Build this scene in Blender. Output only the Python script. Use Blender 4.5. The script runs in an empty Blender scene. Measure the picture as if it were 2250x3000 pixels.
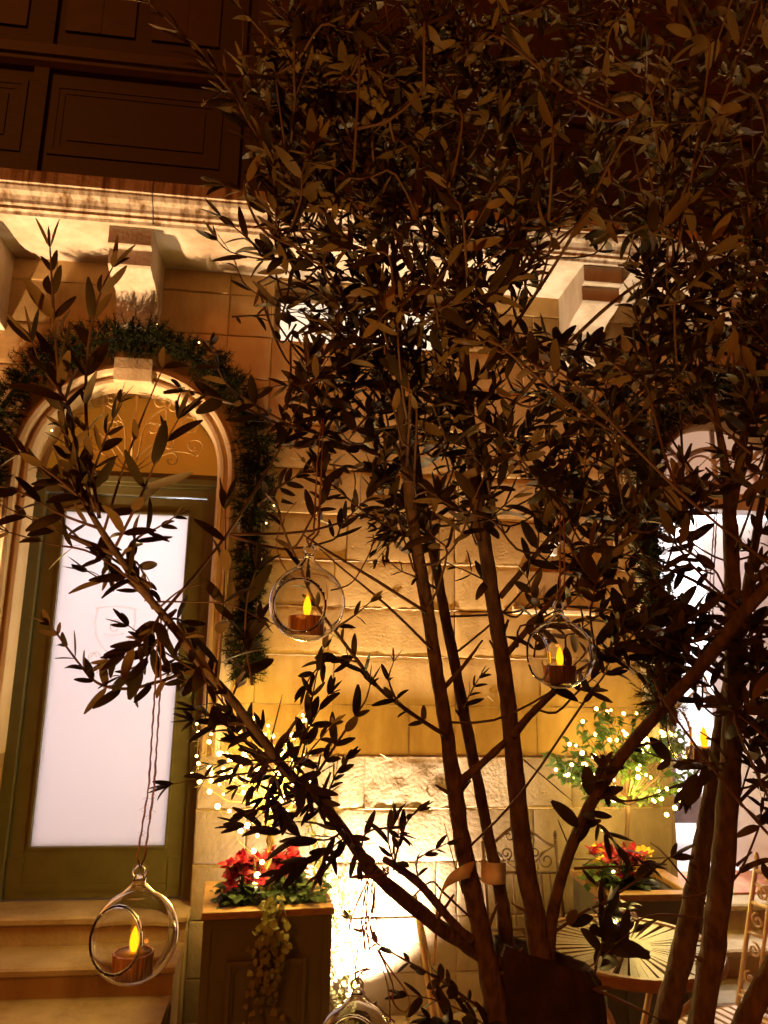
import bpy, math, random
from mathutils import Vector as V, Matrix, noise
R_ = math.radians
random.seed(11)
rnd = random.random
def ru(a, b): return a + (b - a) * rnd()
S = bpy.context.scene
COL = S.collection

# ------------------------------------------------------------------ camera (solved from the photograph's vanishing points)
F, W0, H0 = 2177.0, 2250.0, 3000.0
Zc = V((194, 10500, -F)).normalized()
Xc = V((18875, -800, -F)); Xc = (Xc - Zc * Xc.dot(Zc)).normalized()
Yc = Zc.cross(Xc)
RM = Matrix((Xc, Yc, Zc))                      # camera -> world
CAM = V((0, 0, 1.65))
cd = bpy.data.cameras.new('camera'); cam = bpy.data.objects.new('camera', cd); COL.objects.link(cam)
m4 = RM.to_4x4(); m4.translation = CAM; cam.matrix_world = m4
cd.sensor_fit = 'VERTICAL'; cd.sensor_height = 36; cd.sensor_width = 27; cd.lens = F / H0 * 36
cd.clip_start = 0.05; cd.clip_end = 200
cd.dof.use_dof = True; cd.dof.focus_distance = 1.25; cd.dof.aperture_fstop = 12
S.camera = cam
K = 2250 / 1659.0                              # reading scale: the photograph was measured at 1659 px width
def ray(x, y):
    return RM @ V((x * K - W0 / 2, -(y * K - H0 / 2), -F))
def P(x, y, d):                                # point seen at (x, y), d metres deep
    return CAM + ray(x, y) * (d / F)
def atY(x, y, Y):
    r = ray(x, y); return CAM + r * ((Y - CAM.y) / r.y)
def atZ(x, y, Z):
    r = ray(x, y); return CAM + r * ((Z - CAM.z) / r.z)

# ------------------------------------------------------------------ mesh builder
class MB:
    def __init__(s): s.v = []; s.f = []; s.tint = []
    def box(s, x0, x1, y0, y1, z0, z1):
        n = len(s.v)
        s.v += [(x0,y0,z0),(x1,y0,z0),(x1,y1,z0),(x0,y1,z0),(x0,y0,z1),(x1,y0,z1),(x1,y1,z1),(x0,y1,z1)]
        s.f += [tuple(n+i for i in q) for q in ((0,3,2,1),(4,5,6,7),(0,1,5,4),(1,2,6,5),(2,3,7,6),(3,0,4,7))]
        return s
    def tube(s, pts, rad, seg=8, cap=True, rough=0.0, close=False):
        pts = [V(p) for p in pts]; n = len(pts)
        if not hasattr(rad, '__len__'): rad = [rad] * n
        t = (pts[1] - pts[0]).normalized()
        a = V((0, 0, 1)) if abs(t.z) < .9 else V((1, 0, 0))
        u = t.cross(a).normalized()
        b0 = len(s.v)
        for i, p in enumerate(pts):
            if i == 0: t = pts[1] - p if not close else pts[1] - pts[-1]
            elif i == n - 1: t = p - pts[i-1] if not close else pts[0] - pts[i-1]
            else: t = pts[i+1] - pts[i-1]
            if t.length < 1e-9: t = V((0, 0, 1))
            t.normalize()
            u = u - t * u.dot(t)
            if u.length < 1e-6: u = t.orthogonal()
            u.normalize(); w = t.cross(u)
            for k in range(seg):
                an = 2 * math.pi * k / seg
                r = rad[i]
                q = p + (u * math.cos(an) + w * math.sin(an)) * r
                if rough:
                    q += (q - p) * rough * (noise.noise(q * 30) + .6 * noise.noise(q * 85))
                s.v.append(tuple(q))
        for i in range(n - 1 if not close else n):
            for k in range(seg):
                i2 = (i + 1) % n
                s.f.append((b0+i*seg+k, b0+i*seg+(k+1)%seg, b0+i2*seg+(k+1)%seg, b0+i2*seg+k))
        if cap and not close:
            s.f.append(tuple(b0 + k for k in reversed(range(seg))))
            s.f.append(tuple(b0 + (n-1)*seg + k for k in range(seg)))
        return s
    def lathe(s, prof, c=(0,0,0), seg=32):
        b0 = len(s.v); n = len(prof)
        for r, z in prof:
            for k in range(seg):
                a = 2*math.pi*k/seg
                s.v.append((c[0]+r*math.cos(a), c[1]+r*math.sin(a), c[2]+z))
        for i in range(n-1):
            for k in range(seg):
                s.f.append((b0+i*seg+k, b0+i*seg+(k+1)%seg, b0+(i+1)*seg+(k+1)%seg, b0+(i+1)*seg+k))
        return s
    def extr(s, prof, x0, x1, cap=True):       # prof: (y, z) outline, swept along X
        b0 = len(s.v); n = len(prof)
        for x in (x0, x1): s.v += [(x, y, z) for y, z in prof]
        for i in range(n):
            j = (i+1) % n
            s.f.append((b0+i, b0+j, b0+n+j, b0+n+i))
        if cap:
            s.f.append(tuple(b0+i for i in reversed(range(n)))); s.f.append(tuple(b0+n+i for i in range(n)))
        return s
    def quad(s, a, b, c, d):
        n = len(s.v); s.v += [tuple(a), tuple(b), tuple(c), tuple(d)]; s.f.append((n, n+1, n+2, n+3)); return s
    def ribbon(s, pts, wid, wdir, th=.0012):
        b0 = len(s.v); wdir = V(wdir).normalized(); n = len(pts)
        for i, p in enumerate(pts):
            p = V(p); t = (V(pts[min(i+1, n-1)]) - V(pts[max(i-1, 0)])).normalized()
            nn = t.cross(wdir).normalized() * th
            w = wid[i] if hasattr(wid, '__len__') else wid
            for q in (p - wdir*w/2 - nn, p + wdir*w/2 - nn, p + wdir*w/2 + nn, p - wdir*w/2 + nn): s.v.append(tuple(q))
        for i in range(n-1):
            a = b0+4*i
            for k in range(4): s.f.append((a+k, a+(k+1)%4, a+4+(k+1)%4, a+4+k))
        s.f.append((b0+3, b0+2, b0+1, b0)); e = b0+4*(n-1); s.f.append((e, e+1, e+2, e+3))
        return s
    def sphere(s, c, r, seg=10, ring=6):
        return s.lathe([(max(1e-5, r*math.sin(math.pi*i/ring)), -r*math.cos(math.pi*i/ring)) for i in range(ring+1)], c, seg)
    def leaf(s, base, d, up, L, W, curl=.2, fold=.25, n=5, shape=0):
        d = V(d).normalized(); up = V(up); sd = d.cross(up)
        if sd.length < 1e-4: sd = d.orthogonal()
        sd.normalize(); up = sd.cross(d)
        b0 = len(s.v); base = V(base); ang = 0; p = base.copy(); st = L/n
        for i in range(n+1):
            t = i/n
            if shape == 0: w = W*.5*(math.sin(math.pi*t**.88)**.52 if 0 < t < 1 else (.10 if t == 0 else .22))
            else: w = W*.5*(math.sin(math.pi*t**.6)**.7 if 0 < t < 1 else .05)
            h = up*math.cos(ang) + d*math.sin(ang)
            s.v += [tuple(p - sd*w + h*w*fold), tuple(p), tuple(p + sd*w + h*w*fold)]
            p = p + (d*math.cos(ang) - up*math.sin(ang))*st
            ang += curl/n*2
        for i in range(n):
            a = b0+3*i
            s.f += [(a, a+1, a+4, a+3), (a+1, a+2, a+5, a+4)]
        return s
    def build(s, name, mat, parent=None, smooth=False, world=False, sharp=None):
        me = bpy.data.meshes.new(name)
        v = s.v
        if world and parent is not None:
            o_ = V((0, 0, 0)); q = parent
            while q is not None: o_ += q.location; q = q.parent
            v = [(a-o_.x, b-o_.y, c-o_.z) for a, b, c in v]
        me.from_pydata(v, [], s.f); me.update()
        me.materials.append(mat)
        if smooth: me.polygons.foreach_set('use_smooth', [True]*len(me.polygons))
        if s.tint:
            at_ = me.attributes.new('tint', 'FLOAT', 'POINT'); at_.data.foreach_set('value', s.tint + [.5]*(len(s.v)-len(s.tint)))
        if sharp: me.set_sharp_from_angle(angle=R_(sharp))
        o = bpy.data.objects.new(name, me); COL.objects.link(o)
        if parent is not None: o.parent = parent
        return o
def tag(o, label=None, cat=None, group=None, kind=None):
    if label: o['label'] = label
    if cat: o['category'] = cat
    if group: o['group'] = group
    if kind: o['kind'] = kind
    return o
def empty(name, loc, label, cat, group=None, rz=0):
    o = bpy.data.objects.new(name, None); COL.objects.link(o); o.location = loc; o.rotation_euler = (0, 0, rz)
    o.empty_display_size = .1
    return tag(o, label, cat, group)

# ------------------------------------------------------------------ materials
def mat(name, col, rough=.7, metal=0, var=.25, scale=12, bump=0, bscale=40, spec=.4, stretch=None, col2=None):
    m = bpy.data.materials.new(name); m.use_nodes = True; nt = m.node_tree; N = nt.nodes; L = nt.links
    b = N['Principled BSDF']; b.inputs['Roughness'].default_value = rough; b.inputs['Metallic'].default_value = metal
    b.inputs['Specular IOR Level'].default_value = spec
    tc = N.new('ShaderNodeTexCoord'); mp = N.new('ShaderNodeMapping'); L.new(tc.outputs['Object'], mp.inputs[0])
    if stretch: mp.inputs['Scale'].default_value = stretch
    nz = N.new('ShaderNodeTexNoise'); nz.inputs['Scale'].default_value = scale; nz.inputs['Detail'].default_value = 6
    L.new(mp.outputs[0], nz.inputs['Vector'])
    rp = N.new('ShaderNodeValToRGB'); L.new(nz.outputs['Fac'], rp.inputs[0])
    c2 = col2 or tuple(min(1, c*(1+var)) for c in col); c1 = tuple(c*(1-var) for c in col) if not col2 else col
    rp.color_ramp.elements[0].position = .32; rp.color_ramp.elements[1].position = .68
    rp.color_ramp.elements[0].color = (*c1, 1); rp.color_ramp.elements[1].color = (*c2, 1)
    L.new(rp.outputs[0], b.inputs['Base Color'])
    if bump:
        n2 = N.new('ShaderNodeTexNoise'); n2.inputs['Scale'].default_value = bscale; n2.inputs['Detail'].default_value = 8
        L.new(mp.outputs[0], n2.inputs['Vector'])
        bp = N.new('ShaderNodeBump'); bp.inputs['Strength'].default_value = bump; bp.inputs['Distance'].default_value = .01
        L.new(n2.outputs['Fac'], bp.inputs['Height']); L.new(bp.outputs[0], b.inputs['Normal'])
    return m
def emis(name, col, st):
    m = bpy.data.materials.new(name); m.use_nodes = True; N = m.node_tree.nodes
    b = N['Principled BSDF']; b.inputs['Base Color'].default_value = (*[c*.5 for c in col], 1)
    b.inputs['Emission Color'].default_value = (*col, 1); b.inputs['Emission Strength'].default_value = st
    return m
def leafmat(name, top, under, rough=.45, trans=.25, spec=.2):
    m = bpy.data.materials.new(name); m.use_nodes = True; nt = m.node_tree; N = nt.nodes; L = nt.links
    b = N['Principled BSDF']; b.inputs['Roughness'].default_value = rough; b.inputs['Specular IOR Level'].default_value = spec
    g = N.new('ShaderNodeNewGeometry'); mx = N.new('ShaderNodeMix'); mx.data_type = 'RGBA'
    L.new(g.outputs['Backfacing'], mx.inputs[0]); mx.inputs[6].default_value = (*top, 1); mx.inputs[7].default_value = (*under, 1)
    nz = N.new('ShaderNodeTexNoise'); nz.inputs['Scale'].default_value = 9
    tc = N.new('ShaderNodeTexCoord'); L.new(tc.outputs['Object'], nz.inputs['Vector'])
    mr = N.new('ShaderNodeMapRange'); mr.inputs['To Min'].default_value = .55; mr.inputs['To Max'].default_value = 1.45
    mr.inputs['From Min'].default_value = .3; mr.inputs['From Max'].default_value = .7
    L.new(nz.outputs['Fac'], mr.inputs[0])
    ml = N.new('ShaderNodeMix'); ml.data_type = 'RGBA'; ml.blend_type = 'MULTIPLY'; ml.inputs[0].default_value = 1
    L.new(mx.outputs[2], ml.inputs[6]); L.new(mr.outputs[0], ml.inputs[7])
    L.new(ml.outputs[2], b.inputs['Base Color'])
    tr = N.new('ShaderNodeBsdfTranslucent'); L.new(ml.outputs[2], tr.inputs[0])
    ms = N.new('ShaderNodeMixShader'); ms.inputs[0].default_value = trans
    L.new(b.outputs[0], ms.inputs[1]); L.new(tr.outputs[0], ms.inputs[2]); L.new(ms.outputs[0], N['Material Output'].inputs[0])
    return m
def stone(name, c1, c2, bump=.35, bscale=55, stain=0, tint=0):
    m = mat(name, c1, rough=.88, col2=c2, scale=5, bump=bump, bscale=bscale, spec=.15)
    nt = m.node_tree; N = nt.nodes; L = nt.links; b = N['Principled BSDF']
    rp = [n for n in N if n.type == 'VALTORGB'][0]; tc = [n for n in N if n.type == 'TEX_COORD'][0]
    mp = N.new('ShaderNodeMapping'); mp.inputs['Scale'].default_value = (1.8, 1.8, .55) if not stain else (9, 9, .8); L.new(tc.outputs['Object'], mp.inputs[0])
    nz = N.new('ShaderNodeTexNoise'); nz.inputs['Scale'].default_value = 2.2; nz.inputs['Detail'].default_value = 9; nz.inputs['Roughness'].default_value = .65
    L.new(mp.outputs[0], nz.inputs['Vector'])
    r2 = N.new('ShaderNodeValToRGB'); L.new(nz.outputs['Fac'], r2.inputs[0])
    r2.color_ramp.elements[0].position = .30 + .06*stain; r2.color_ramp.elements[1].position = .56
    r2.color_ramp.elements[0].color = (.62-.32*stain, .56-.36*stain, .46-.36*stain, 1); r2.color_ramp.elements[1].color = (1, 1, 1, 1)
    mx = N.new('ShaderNodeMix'); mx.data_type = 'RGBA'; mx.blend_type = 'MULTIPLY'; mx.inputs[0].default_value = 1
    L.new(rp.outputs[0], mx.inputs[6]); L.new(r2.outputs[0], mx.inputs[7])
    if tint:
        an = N.new('ShaderNodeAttribute'); an.attribute_name = 'tint'; r3 = N.new('ShaderNodeValToRGB'); L.new(an.outputs['Fac'], r3.inputs[0])
        r3.color_ramp.elements[0].color = (.78,.74,.66,1); r3.color_ramp.elements[1].color = (1.12,1.12,1.12,1)
        m2 = N.new('ShaderNodeMix'); m2.data_type = 'RGBA'; m2.blend_type = 'MULTIPLY'; m2.inputs[0].default_value = 1
        L.new(mx.outputs[2], m2.inputs[6]); L.new(r3.outputs[0], m2.inputs[7]); L.new(m2.outputs[2], b.inputs['Base Color'])
        vz = N.new('ShaderNodeTexNoise'); vz.inputs['Scale'].default_value = 34; vz.inputs['Detail'].default_value = 3; L.new(tc.outputs['Object'], vz.inputs['Vector'])
        vr = N.new('ShaderNodeMapRange'); vr.inputs['From Min'].default_value = .66; vr.inputs['From Max'].default_value = .74; L.new(vz.outputs['Fac'], vr.inputs[0])
        bp = [n for n in N if n.type == 'BUMP'][0]; bq = N.new('ShaderNodeBump'); bq.invert = True; bq.inputs['Strength'].default_value = .35; bq.inputs['Distance'].default_value = .006
        L.new(vr.outputs[0], bq.inputs['Height']); L.new(bp.outputs[0], bq.inputs['Normal']); L.new(bq.outputs[0], b.inputs['Normal'])
    else: L.new(mx.outputs[2], b.inputs['Base Color'])
    return m
M = {}
M['lime'] = stone('golden_limestone', (.49,.31,.115), (.57,.385,.16), bump=.16, bscale=70, tint=1)
M['plinth'] = stone('pale_limestone', (.26,.195,.13), (.32,.245,.17), bump=.35, tint=1)  # pinkish tone stands in for the uplight; darkened against overexposure
M['trim'] = stone('cream_stone_trim', (.52,.37,.19), (.60,.45,.26), bump=.25)
M['slab'] = stone('stained_stone_moulding', (.46,.35,.22), (.52,.42,.28), bump=.3, stain=1)  # cream base carries the uplit look of the moulding, under stain streaks
M['soffit'] = stone('soffit_stone', (.46,.36,.25), (.52,.42,.30), bump=.3)  # cream tone stands in for the strong uplighting on the soffit
M['step'] = stone('worn_step_stone', (.33,.235,.12), (.43,.32,.18), bump=.4)
M['ground'] = stone('street_paving', (.26,.18,.10), (.34,.25,.15), bump=.5)
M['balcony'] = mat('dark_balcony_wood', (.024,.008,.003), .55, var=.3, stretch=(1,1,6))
M['balcony2'] = mat('brown_balcony_shutter', (.038,.012,.005), .5, var=.3)
M['door'] = mat('olive_door_paint', (.10,.086,.028), .5, var=.12, bump=.08, bscale=20)
M['doorw'] = mat('white_door_paint', (.62,.57,.55), .45, var=.05)
M['white'] = mat('white_plaster', (.76,.74,.74), .8, var=.04)
M['floor'] = mat('pale_floor_tile', (.55,.48,.45), .4, var=.1)
M['terra'] = mat('terracotta_mat', (.38,.14,.06), .9, var=.2, bump=.5, bscale=120)
M['fan'] = emis('amber_fanlight_glass', (.80,.30,.02), .22)  # emission added to brighten the recessed amber pane; no lamp shines through it
M['peach'] = emis('peach_fanlight_glass', (.85,.50,.32), .62)
M['iron'] = mat('gilded_ironwork', (.42,.26,.08), .5, metal=.3, var=.1)  # golden lamplight put into the colour of the pale iron
M['bark'] = mat('olive_bark', (.075,.045,.020), .85, col2=(.17,.11,.058), scale=70, bump=.9, bscale=60, stretch=(1,1,.4))
M['stump'] = mat('dark_stump_bark', (.035,.018,.008), .9, var=.4, scale=18, bump=1, bscale=35)
M['twig'] = mat('olive_twig', (.11,.06,.028), .7, var=.25)
M['leaf'] = leafmat('olive_leaf', (.044,.033,.009), (.15,.098,.030), .5, .06)
M['fir'] = leafmat('fir_garland', (.017,.019,.005), (.017,.019,.005), .95, .05, .02)
M['tinsel'] = mat('silver_tinsel', (.7,.66,.55), .3, metal=.7)
M['green'] = leafmat('ficus_leaf', (.10,.17,.035), (.16,.21,.06), .4, .3)
M['ivy'] = leafmat('ivy_leaf', (.21,.19,.05), (.24,.20,.06), .5, .25)
M['varieg'] = leafmat('variegated_leaf', (.42,.40,.17), (.36,.34,.15), .5, .3)
M['pgreen'] = leafmat('planter_leaf', (.035,.055,.014), (.06,.08,.02), .45, .15)
M['red'] = leafmat('red_petal', (.24,.002,.012), (.20,.002,.010), .5, .25)
M['yellow'] = leafmat('yellow_petal', (.62,.38,.03), (.6,.36,.03), .5, .25)
M['planter'] = mat('grey_olive_planter', (.10,.088,.046), .55, var=.15, scale=4, bump=.1)
M['rim'] = mat('wooden_planter_rim', (.27,.145,.047), .5, var=.25, stretch=(2,14,14))
M['soil'] = mat('dark_soil', (.03,.02,.012), .95, bump=1, bscale=60)
M['chair'] = mat('brown_metal_chair', (.075,.036,.014), .55, var=.2)
M['chairp'] = mat('pale_metal_chair', (.58,.40,.25), .5, var=.12)
M['table'] = mat('table_slat_wood', (.22,.15,.085), .5, var=.2, stretch=(8,8,8))
M['trim_wood'] = mat('table_rim_wood', (.30,.16,.06), .5, var=.2)
M['stick'] = mat('weathered_stick', (.28,.15,.06), .8, var=.3)
M['cord'] = mat('jute_cord', (.22,.11,.055), .95, var=.3, scale=200)
M['ribbon'] = leafmat('kraft_ribbon', (.80,.62,.40), (.80,.62,.40), .8, .5)
M['copper'] = mat('copper_cup', (.84,.47,.19), .28, metal=.25, var=.35, scale=60, stretch=(6,6,.3))
M['wax'] = mat('white_plastic', (.75,.68,.6), .4, var=.03)
M['flame'] = emis('led_flame', (1.0,.30,.004), 3.0)
M['bulb'] = emis('fairy_bulb', (1.0,.72,.24), 13)
M['wire'] = mat('pale_wire', (.40,.30,.10), .5, var=.1)
M['litwin'] = emis('lit_window', (1.0,.80,.58), 1.15)
M['lens'] = emis('uplight_lens', (1.0,.8,.55), 20)
M['black'] = mat('black_metal', (.02,.015,.012), .5)
M['gold'] = mat('gold_lettering', (.62,.42,.24), .6, var=.05)
M['plaque'] = stone('plaque_stone', (.46,.29,.13), (.52,.34,.16), bump=.1)
M['engrave'] = mat('engraved_letter', (.22,.12,.05), .8, var=.1)
M['brass'] = mat('brass_plate', (.34,.18,.10), .4, metal=.6)
M['sofa'] = mat('brown_upholstery', (.10,.065,.055), .8, bump=.3)
M['tan'] = mat('varnished_leg', (.36,.15,.06), .4)
def glass():
    m = bpy.data.materials.new('clear_glass'); m.use_nodes = True; b = m.node_tree.nodes['Principled BSDF']
    b.inputs['Base Color'].default_value = (1,1,1,1); b.inputs['Roughness'].default_value = 0
    b.inputs['Transmission Weight'].default_value = 1; b.inputs['IOR'].default_value = 1.47
    return m
M['glass'] = glass()
def frosted(name='frosted_glass', tc=(.92,.86,.86)):
    m = bpy.data.materials.new(name); m.use_nodes = True; nt = m.node_tree; N = nt.nodes; L = nt.links
    tr = N.new('ShaderNodeBsdfTranslucent'); tr.inputs[0].default_value = (*tc,1)
    b = N['Principled BSDF']; b.inputs['Base Color'].default_value = (.75,.7,.7,1); b.inputs['Roughness'].default_value = .35
    ms = N.new('ShaderNodeMixShader'); ms.inputs[0].default_value = .8
    L.new(b.outputs[0], ms.inputs[1]); L.new(tr.outputs[0], ms.inputs[2]); L.new(ms.outputs[0], N['Material Output'].inputs[0])
    return m
M['frost'] = frosted()
M['crest'] = mat('pale_gold_transfer', (.62,.42,.24), .6, var=.05)
nt_ = M['crest'].node_tree; tp_ = nt_.nodes.new('ShaderNodeBsdfTransparent'); tl_ = nt_.nodes.new('ShaderNodeBsdfTranslucent'); tl_.inputs[0].default_value = (.85,.55,.35,1); mm_ = nt_.nodes.new('ShaderNodeMixShader'); mm_.inputs[0].default_value = .80
nt_.links.new(tl_.outputs[0], mm_.inputs[1]); nt_.links.new(tp_.outputs[0], mm_.inputs[2]); nt_.links.new(mm_.outputs[0], nt_.nodes['Material Output'].inputs[0])

# ------------------------------------------------------------------ street
g = MB(); n = 40
for i in range(-14, 15):
    for j in range(-14, 15):
        a, b = i*.62, j*.62 + 1.0
        if b > 4.2 or b < -8: continue
        h = ru(-.002, .002)
        g.quad((a+.004, b+.004, h), (a+.616, b+.004, h), (a+.616, b+.616, h), (a+.004, b+.616, h))
pv = g.build('pavement', M['ground']); tag(pv, kind='structure')
gd = MB(); gd.quad((-60,-60,-.012),(60,-60,-.012),(60,60,-.012),(-60,60,-.012))
tag(gd.build('ground', M['ground']), kind='structure')

# ------------------------------------------------------------------ house
house = empty('town_house', (0, 4.0, 0), 'old golden limestone house front with arched doorways and a dark wooden balcony over the street', 'house')
OPEN = [(-1.40, -.44, .50, 2.65), (2.05, 3.01, .50, 2.65)]          # door openings, spring of the arch at 2.65
WIN = (-.19, .87, 3.455, 3.835)
SOF = 3.85
joints = [1.195 + .2525*i for i in range(-5, 12)]
joints[0] = -.01
def inside(x, z):
    for x0, x1, z0, zs in OPEN:
        c = (x0+x1)/2; r = (x1-x0)/2
        if z < zs:
            if x0 < x < x1 and z > 0: return True
        elif (x-c)**2 + (z-zs)**2 < (r+.10)**2: return True
    if WIN[0] < x < WIN[2-1] and WIN[2] < z < WIN[3]: return True
    return False
def blocks(mb, z0, z1, Y, rough, seed):
    rr = random.Random(seed)
    x = -4.2 - rr.random()*.4
    splits = [OPEN[0][0], OPEN[0][1], OPEN[1][0], OPEN[1][1], WIN[0], WIN[1]]
    while x < 5.2:
        x1 = x + rr.uniform(.36, .62)
        for sp in splits:
            if x < sp - .02 and x1 > sp - .1: x1 = sp; break
        rgh = rough*rr.choice([.5, .7, 1, 1, 1.6]); off = rr.uniform(-.0025, .003)
        if z1 < 1.2 and z0 > .9 and x < .72 < x1: rgh = .018
        zz0, zz1 = z0, z1
        nx = max(2, int((x1-x)/.026)); nz = max(2, int((zz1-zz0)/.026))
        xs = [x+.002, x+.007] + [x + (x1-x)*k/nx for k in range(1, nx)] + [x1-.007, x1-.002]
        zs = [zz0+.002, zz0+.007] + [zz0 + (zz1-zz0)*k/nz for k in range(1, nz)] + [zz1-.007, zz1-.002]
        b0 = len(mb.v); A, B = len(xs), len(zs); mb.tint += [rr.random()]*(A*B)
        for zi, z in enumerate(zs):
            for xi, xx in enumerate(xs):
                edge = xi in (0, A-1) or zi in (0, B-1)
                p = V((xx*3, Y, z*3))
                dy = noise.noise(p*2.2)*rgh*.8 + noise.noise(p*7 + V((seed,0,0)))*rgh*.6
                ee = min(xx-x, x1-xx, z-zz0, zz1-z)
                wob = .004*noise.noise(V((xx*9, z*9, seed)))
                mb.v.append((xx+wob, Y + .0038 if edge else Y - off - dy + (.0015 if ee < .012 else 0), z + wob*.8))
        for zi in range(B-1):
            for xi in range(A-1):
                if inside((xs[xi]+xs[xi+1])/2, (zs[zi]+zs[zi+1])/2): continue
                a = b0 + zi*A + xi; mb.f.append((a, a+1, a+A+1, a+A))
        x = x1
wl = MB()
for i in range(5, len(joints)-1):
    if joints[i] > SOF: break
    blocks(wl, joints[i], min(joints[i+1], SOF+.02), 4.0, .0012, i)
wl.build('stone_wall', M['lime'], house, smooth=True, world=True, sharp=24)
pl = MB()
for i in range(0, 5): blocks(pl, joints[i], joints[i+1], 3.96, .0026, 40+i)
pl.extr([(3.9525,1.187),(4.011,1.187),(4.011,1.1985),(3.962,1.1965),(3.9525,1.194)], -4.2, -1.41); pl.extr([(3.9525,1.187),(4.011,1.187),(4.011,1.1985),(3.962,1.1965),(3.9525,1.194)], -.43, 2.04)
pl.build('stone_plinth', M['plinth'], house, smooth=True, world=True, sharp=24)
# mortar smeared along the joints, a raised irregular bead
mo = MB()
rr = random.Random(5)
for i in range(4, 10):
    z = joints[i]; Y = 3.995 if i > 5 else 3.957
    x = -.3
    while x < 1.95:
        L = rr.uniform(.2, .8); x1 = min(1.95, x+L)
        pts = [(x+(x1-x)*k/14, Y + .004 + .0015*rr.random(), z + .002*rr.uniform(-1,1)) for k in range(15)]
        mo.tube(pts, [rr.uniform(.0015, .0036)*(.2 if k in (0,14) else 1) for k in range(15)], 5, rough=.3)
        x = x1 + rr.uniform(0, .25)
for i in range(12):
    x, z = rr.uniform(.2, 1.3), rr.uniform(.75, 2.3)
    mo.tube([(x + .02*k*rr.uniform(.5,1), 3.993 if z > 1.2 else 3.95, z + .012*math.sin(k*2+i)) for k in range(4)], [.0008, .0026, .002, .0008], 5)
mo.build('mortar', M['trim'], house, smooth=True, world=True)
# core of the wall behind the blocks
cw = MB()
def core(x0, x1, z0, z1, ya=4.012, yb=4.25): cw.box(x0, x1, ya, yb, z0, z1)
core(-4.5, -1.40, 0, 3.14); core(-.44, 2.05, 0, 3.14); core(3.01, 5.5, 0, 3.14)
core(-4.5, WIN[0], 3.1405, 4.2); core(WIN[1], 5.5, 3.1405, 4.2); core(WIN[0], WIN[1], 3.1405, WIN[2]); core(WIN[0], WIN[1], WIN[3], 4.2)
cw.box(-4.5,-1.401,3.972,4.0115,0,1.19); cw.box(-.439,2.049,3.972,4.0115,0,1.19); cw.box(3.011,5.5,3.972,4.0115,0,1.19)
cw.build('wall_core', M['lime'], house, world=True)
# closing shell of the building (rooms, back wall, upper storey)
sh = MB()
sh.box(-4.5, 5.5, 8.0, 8.2, 0, 7); sh.box(-4.7, -4.502, 3.2, 8.2, 0, 7.2); sh.box(5.502, 5.7, 3.2, 8.2, 0, 7.2)
sh.box(-4.5, 5.5, 4.0, 8.0, 6.6, 6.8); sh.box(-4.5, 5.5, 4.26, 7.99, 3.9, 4.0)
sh.build('back_wall', M['lime'], house, world=True)

def arch_path(c, r, zs, zb, nseg=36):
    p = [(c - r, zb)] + [(c - r, zb + (zs-zb)*k/6) for k in range(1, 6)]
    p += [(c - r*math.cos(math.pi*k/nseg), zs + r*math.sin(math.pi*k/nseg)) for k in range(nseg+1)]
    p += [(c + r, zs - (zs-zb)*k/6) for k in range(1, 7)]
    return p
def surround(name, c, r, mat_, zb=1.197):
    prof = [(-.003, 4.208), (-.003, 3.985), (.012, 3.958), (.03, 3.955), (.034, 3.972), (.052, 3.968), (.06, 3.935), (.078, 3.925), (.092, 3.935), (.098, 3.962), (.118, 3.966), (.128, 3.985), (.14, 4.035)]
    mb = MB(); paths = [arch_path(c, r + dr, 2.65, zb) for dr, _ in prof]
    n = len(paths[0]); b0 = 0
    for (dr, y), pa in zip(prof, paths):
        mb.v += [(x, y, z) for x, z in pa]
    for i in range(len(prof)-1):
        for k in range(n-1): mb.f.append((i*n+k, i*n+k+1, (i+1)*n+k+1, (i+1)*n+k))
    for e in (0, n-1): mb.f.append(tuple(i*n+e for i in range(len(prof))))
    o = mb.build(name, mat_, house, smooth=True, world=True, sharp=32)
    # spandrel plate behind
    sp = MB()
    N_ = 36
    for ya in (4.0125, 4.21):
        b = len(sp.v)
        for rr_ in (r+.001, r+.25):
            sp.v += [(c - rr_*math.cos(math.pi*k/N_), ya, 2.65 + rr_*math.sin(math.pi*k/N_)) for k in range(N_+1)]
        for k in range(N_): sp.f.append((b+k, b+k+1, b+N_+2+k, b+N_+1+k))
    sp.build('arch_spandrel', M['lime'], house, world=True)
    ks = MB().extr([(3.93,3.30),(3.915,3.26),(3.915,3.20),(3.925,3.135),(4.1,3.12),(4.1,3.31)], c-.10, c+.10)
    ks.build('keystone', mat_, house, world=True)
    return o
surround('arch_surround', -.92, .48, M['trim']); surround('arch_surround', 2.53, .48, M['trim'])

# --- steps at each door
def steps(x0, x1):
    zs = [.50, .375, .25, .125]; yn = [3.84, 3.60, 3.36, 3.12]
    for k, (z, y) in enumerate(zip(zs, yn)):
        s = MB()
        yb = 4.2 if k == 0 else yn[k-1] + .045
        xe = x1 - .012*k
        s.extr([(y+.012, z), (yb, z), (yb, z-.035), (y+.01, z-.035), (y, z-.028), (y, z-.008)], x0, xe)
        s.box(x0, xe-.01, y+.03, (4.2 if k == 0 else yn[k-1]+.04), 0, z-.0355)
        s.build('step', M['step'], house, world=True)
steps(-2.6, -.43); steps(1.86, 3.6)

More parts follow.
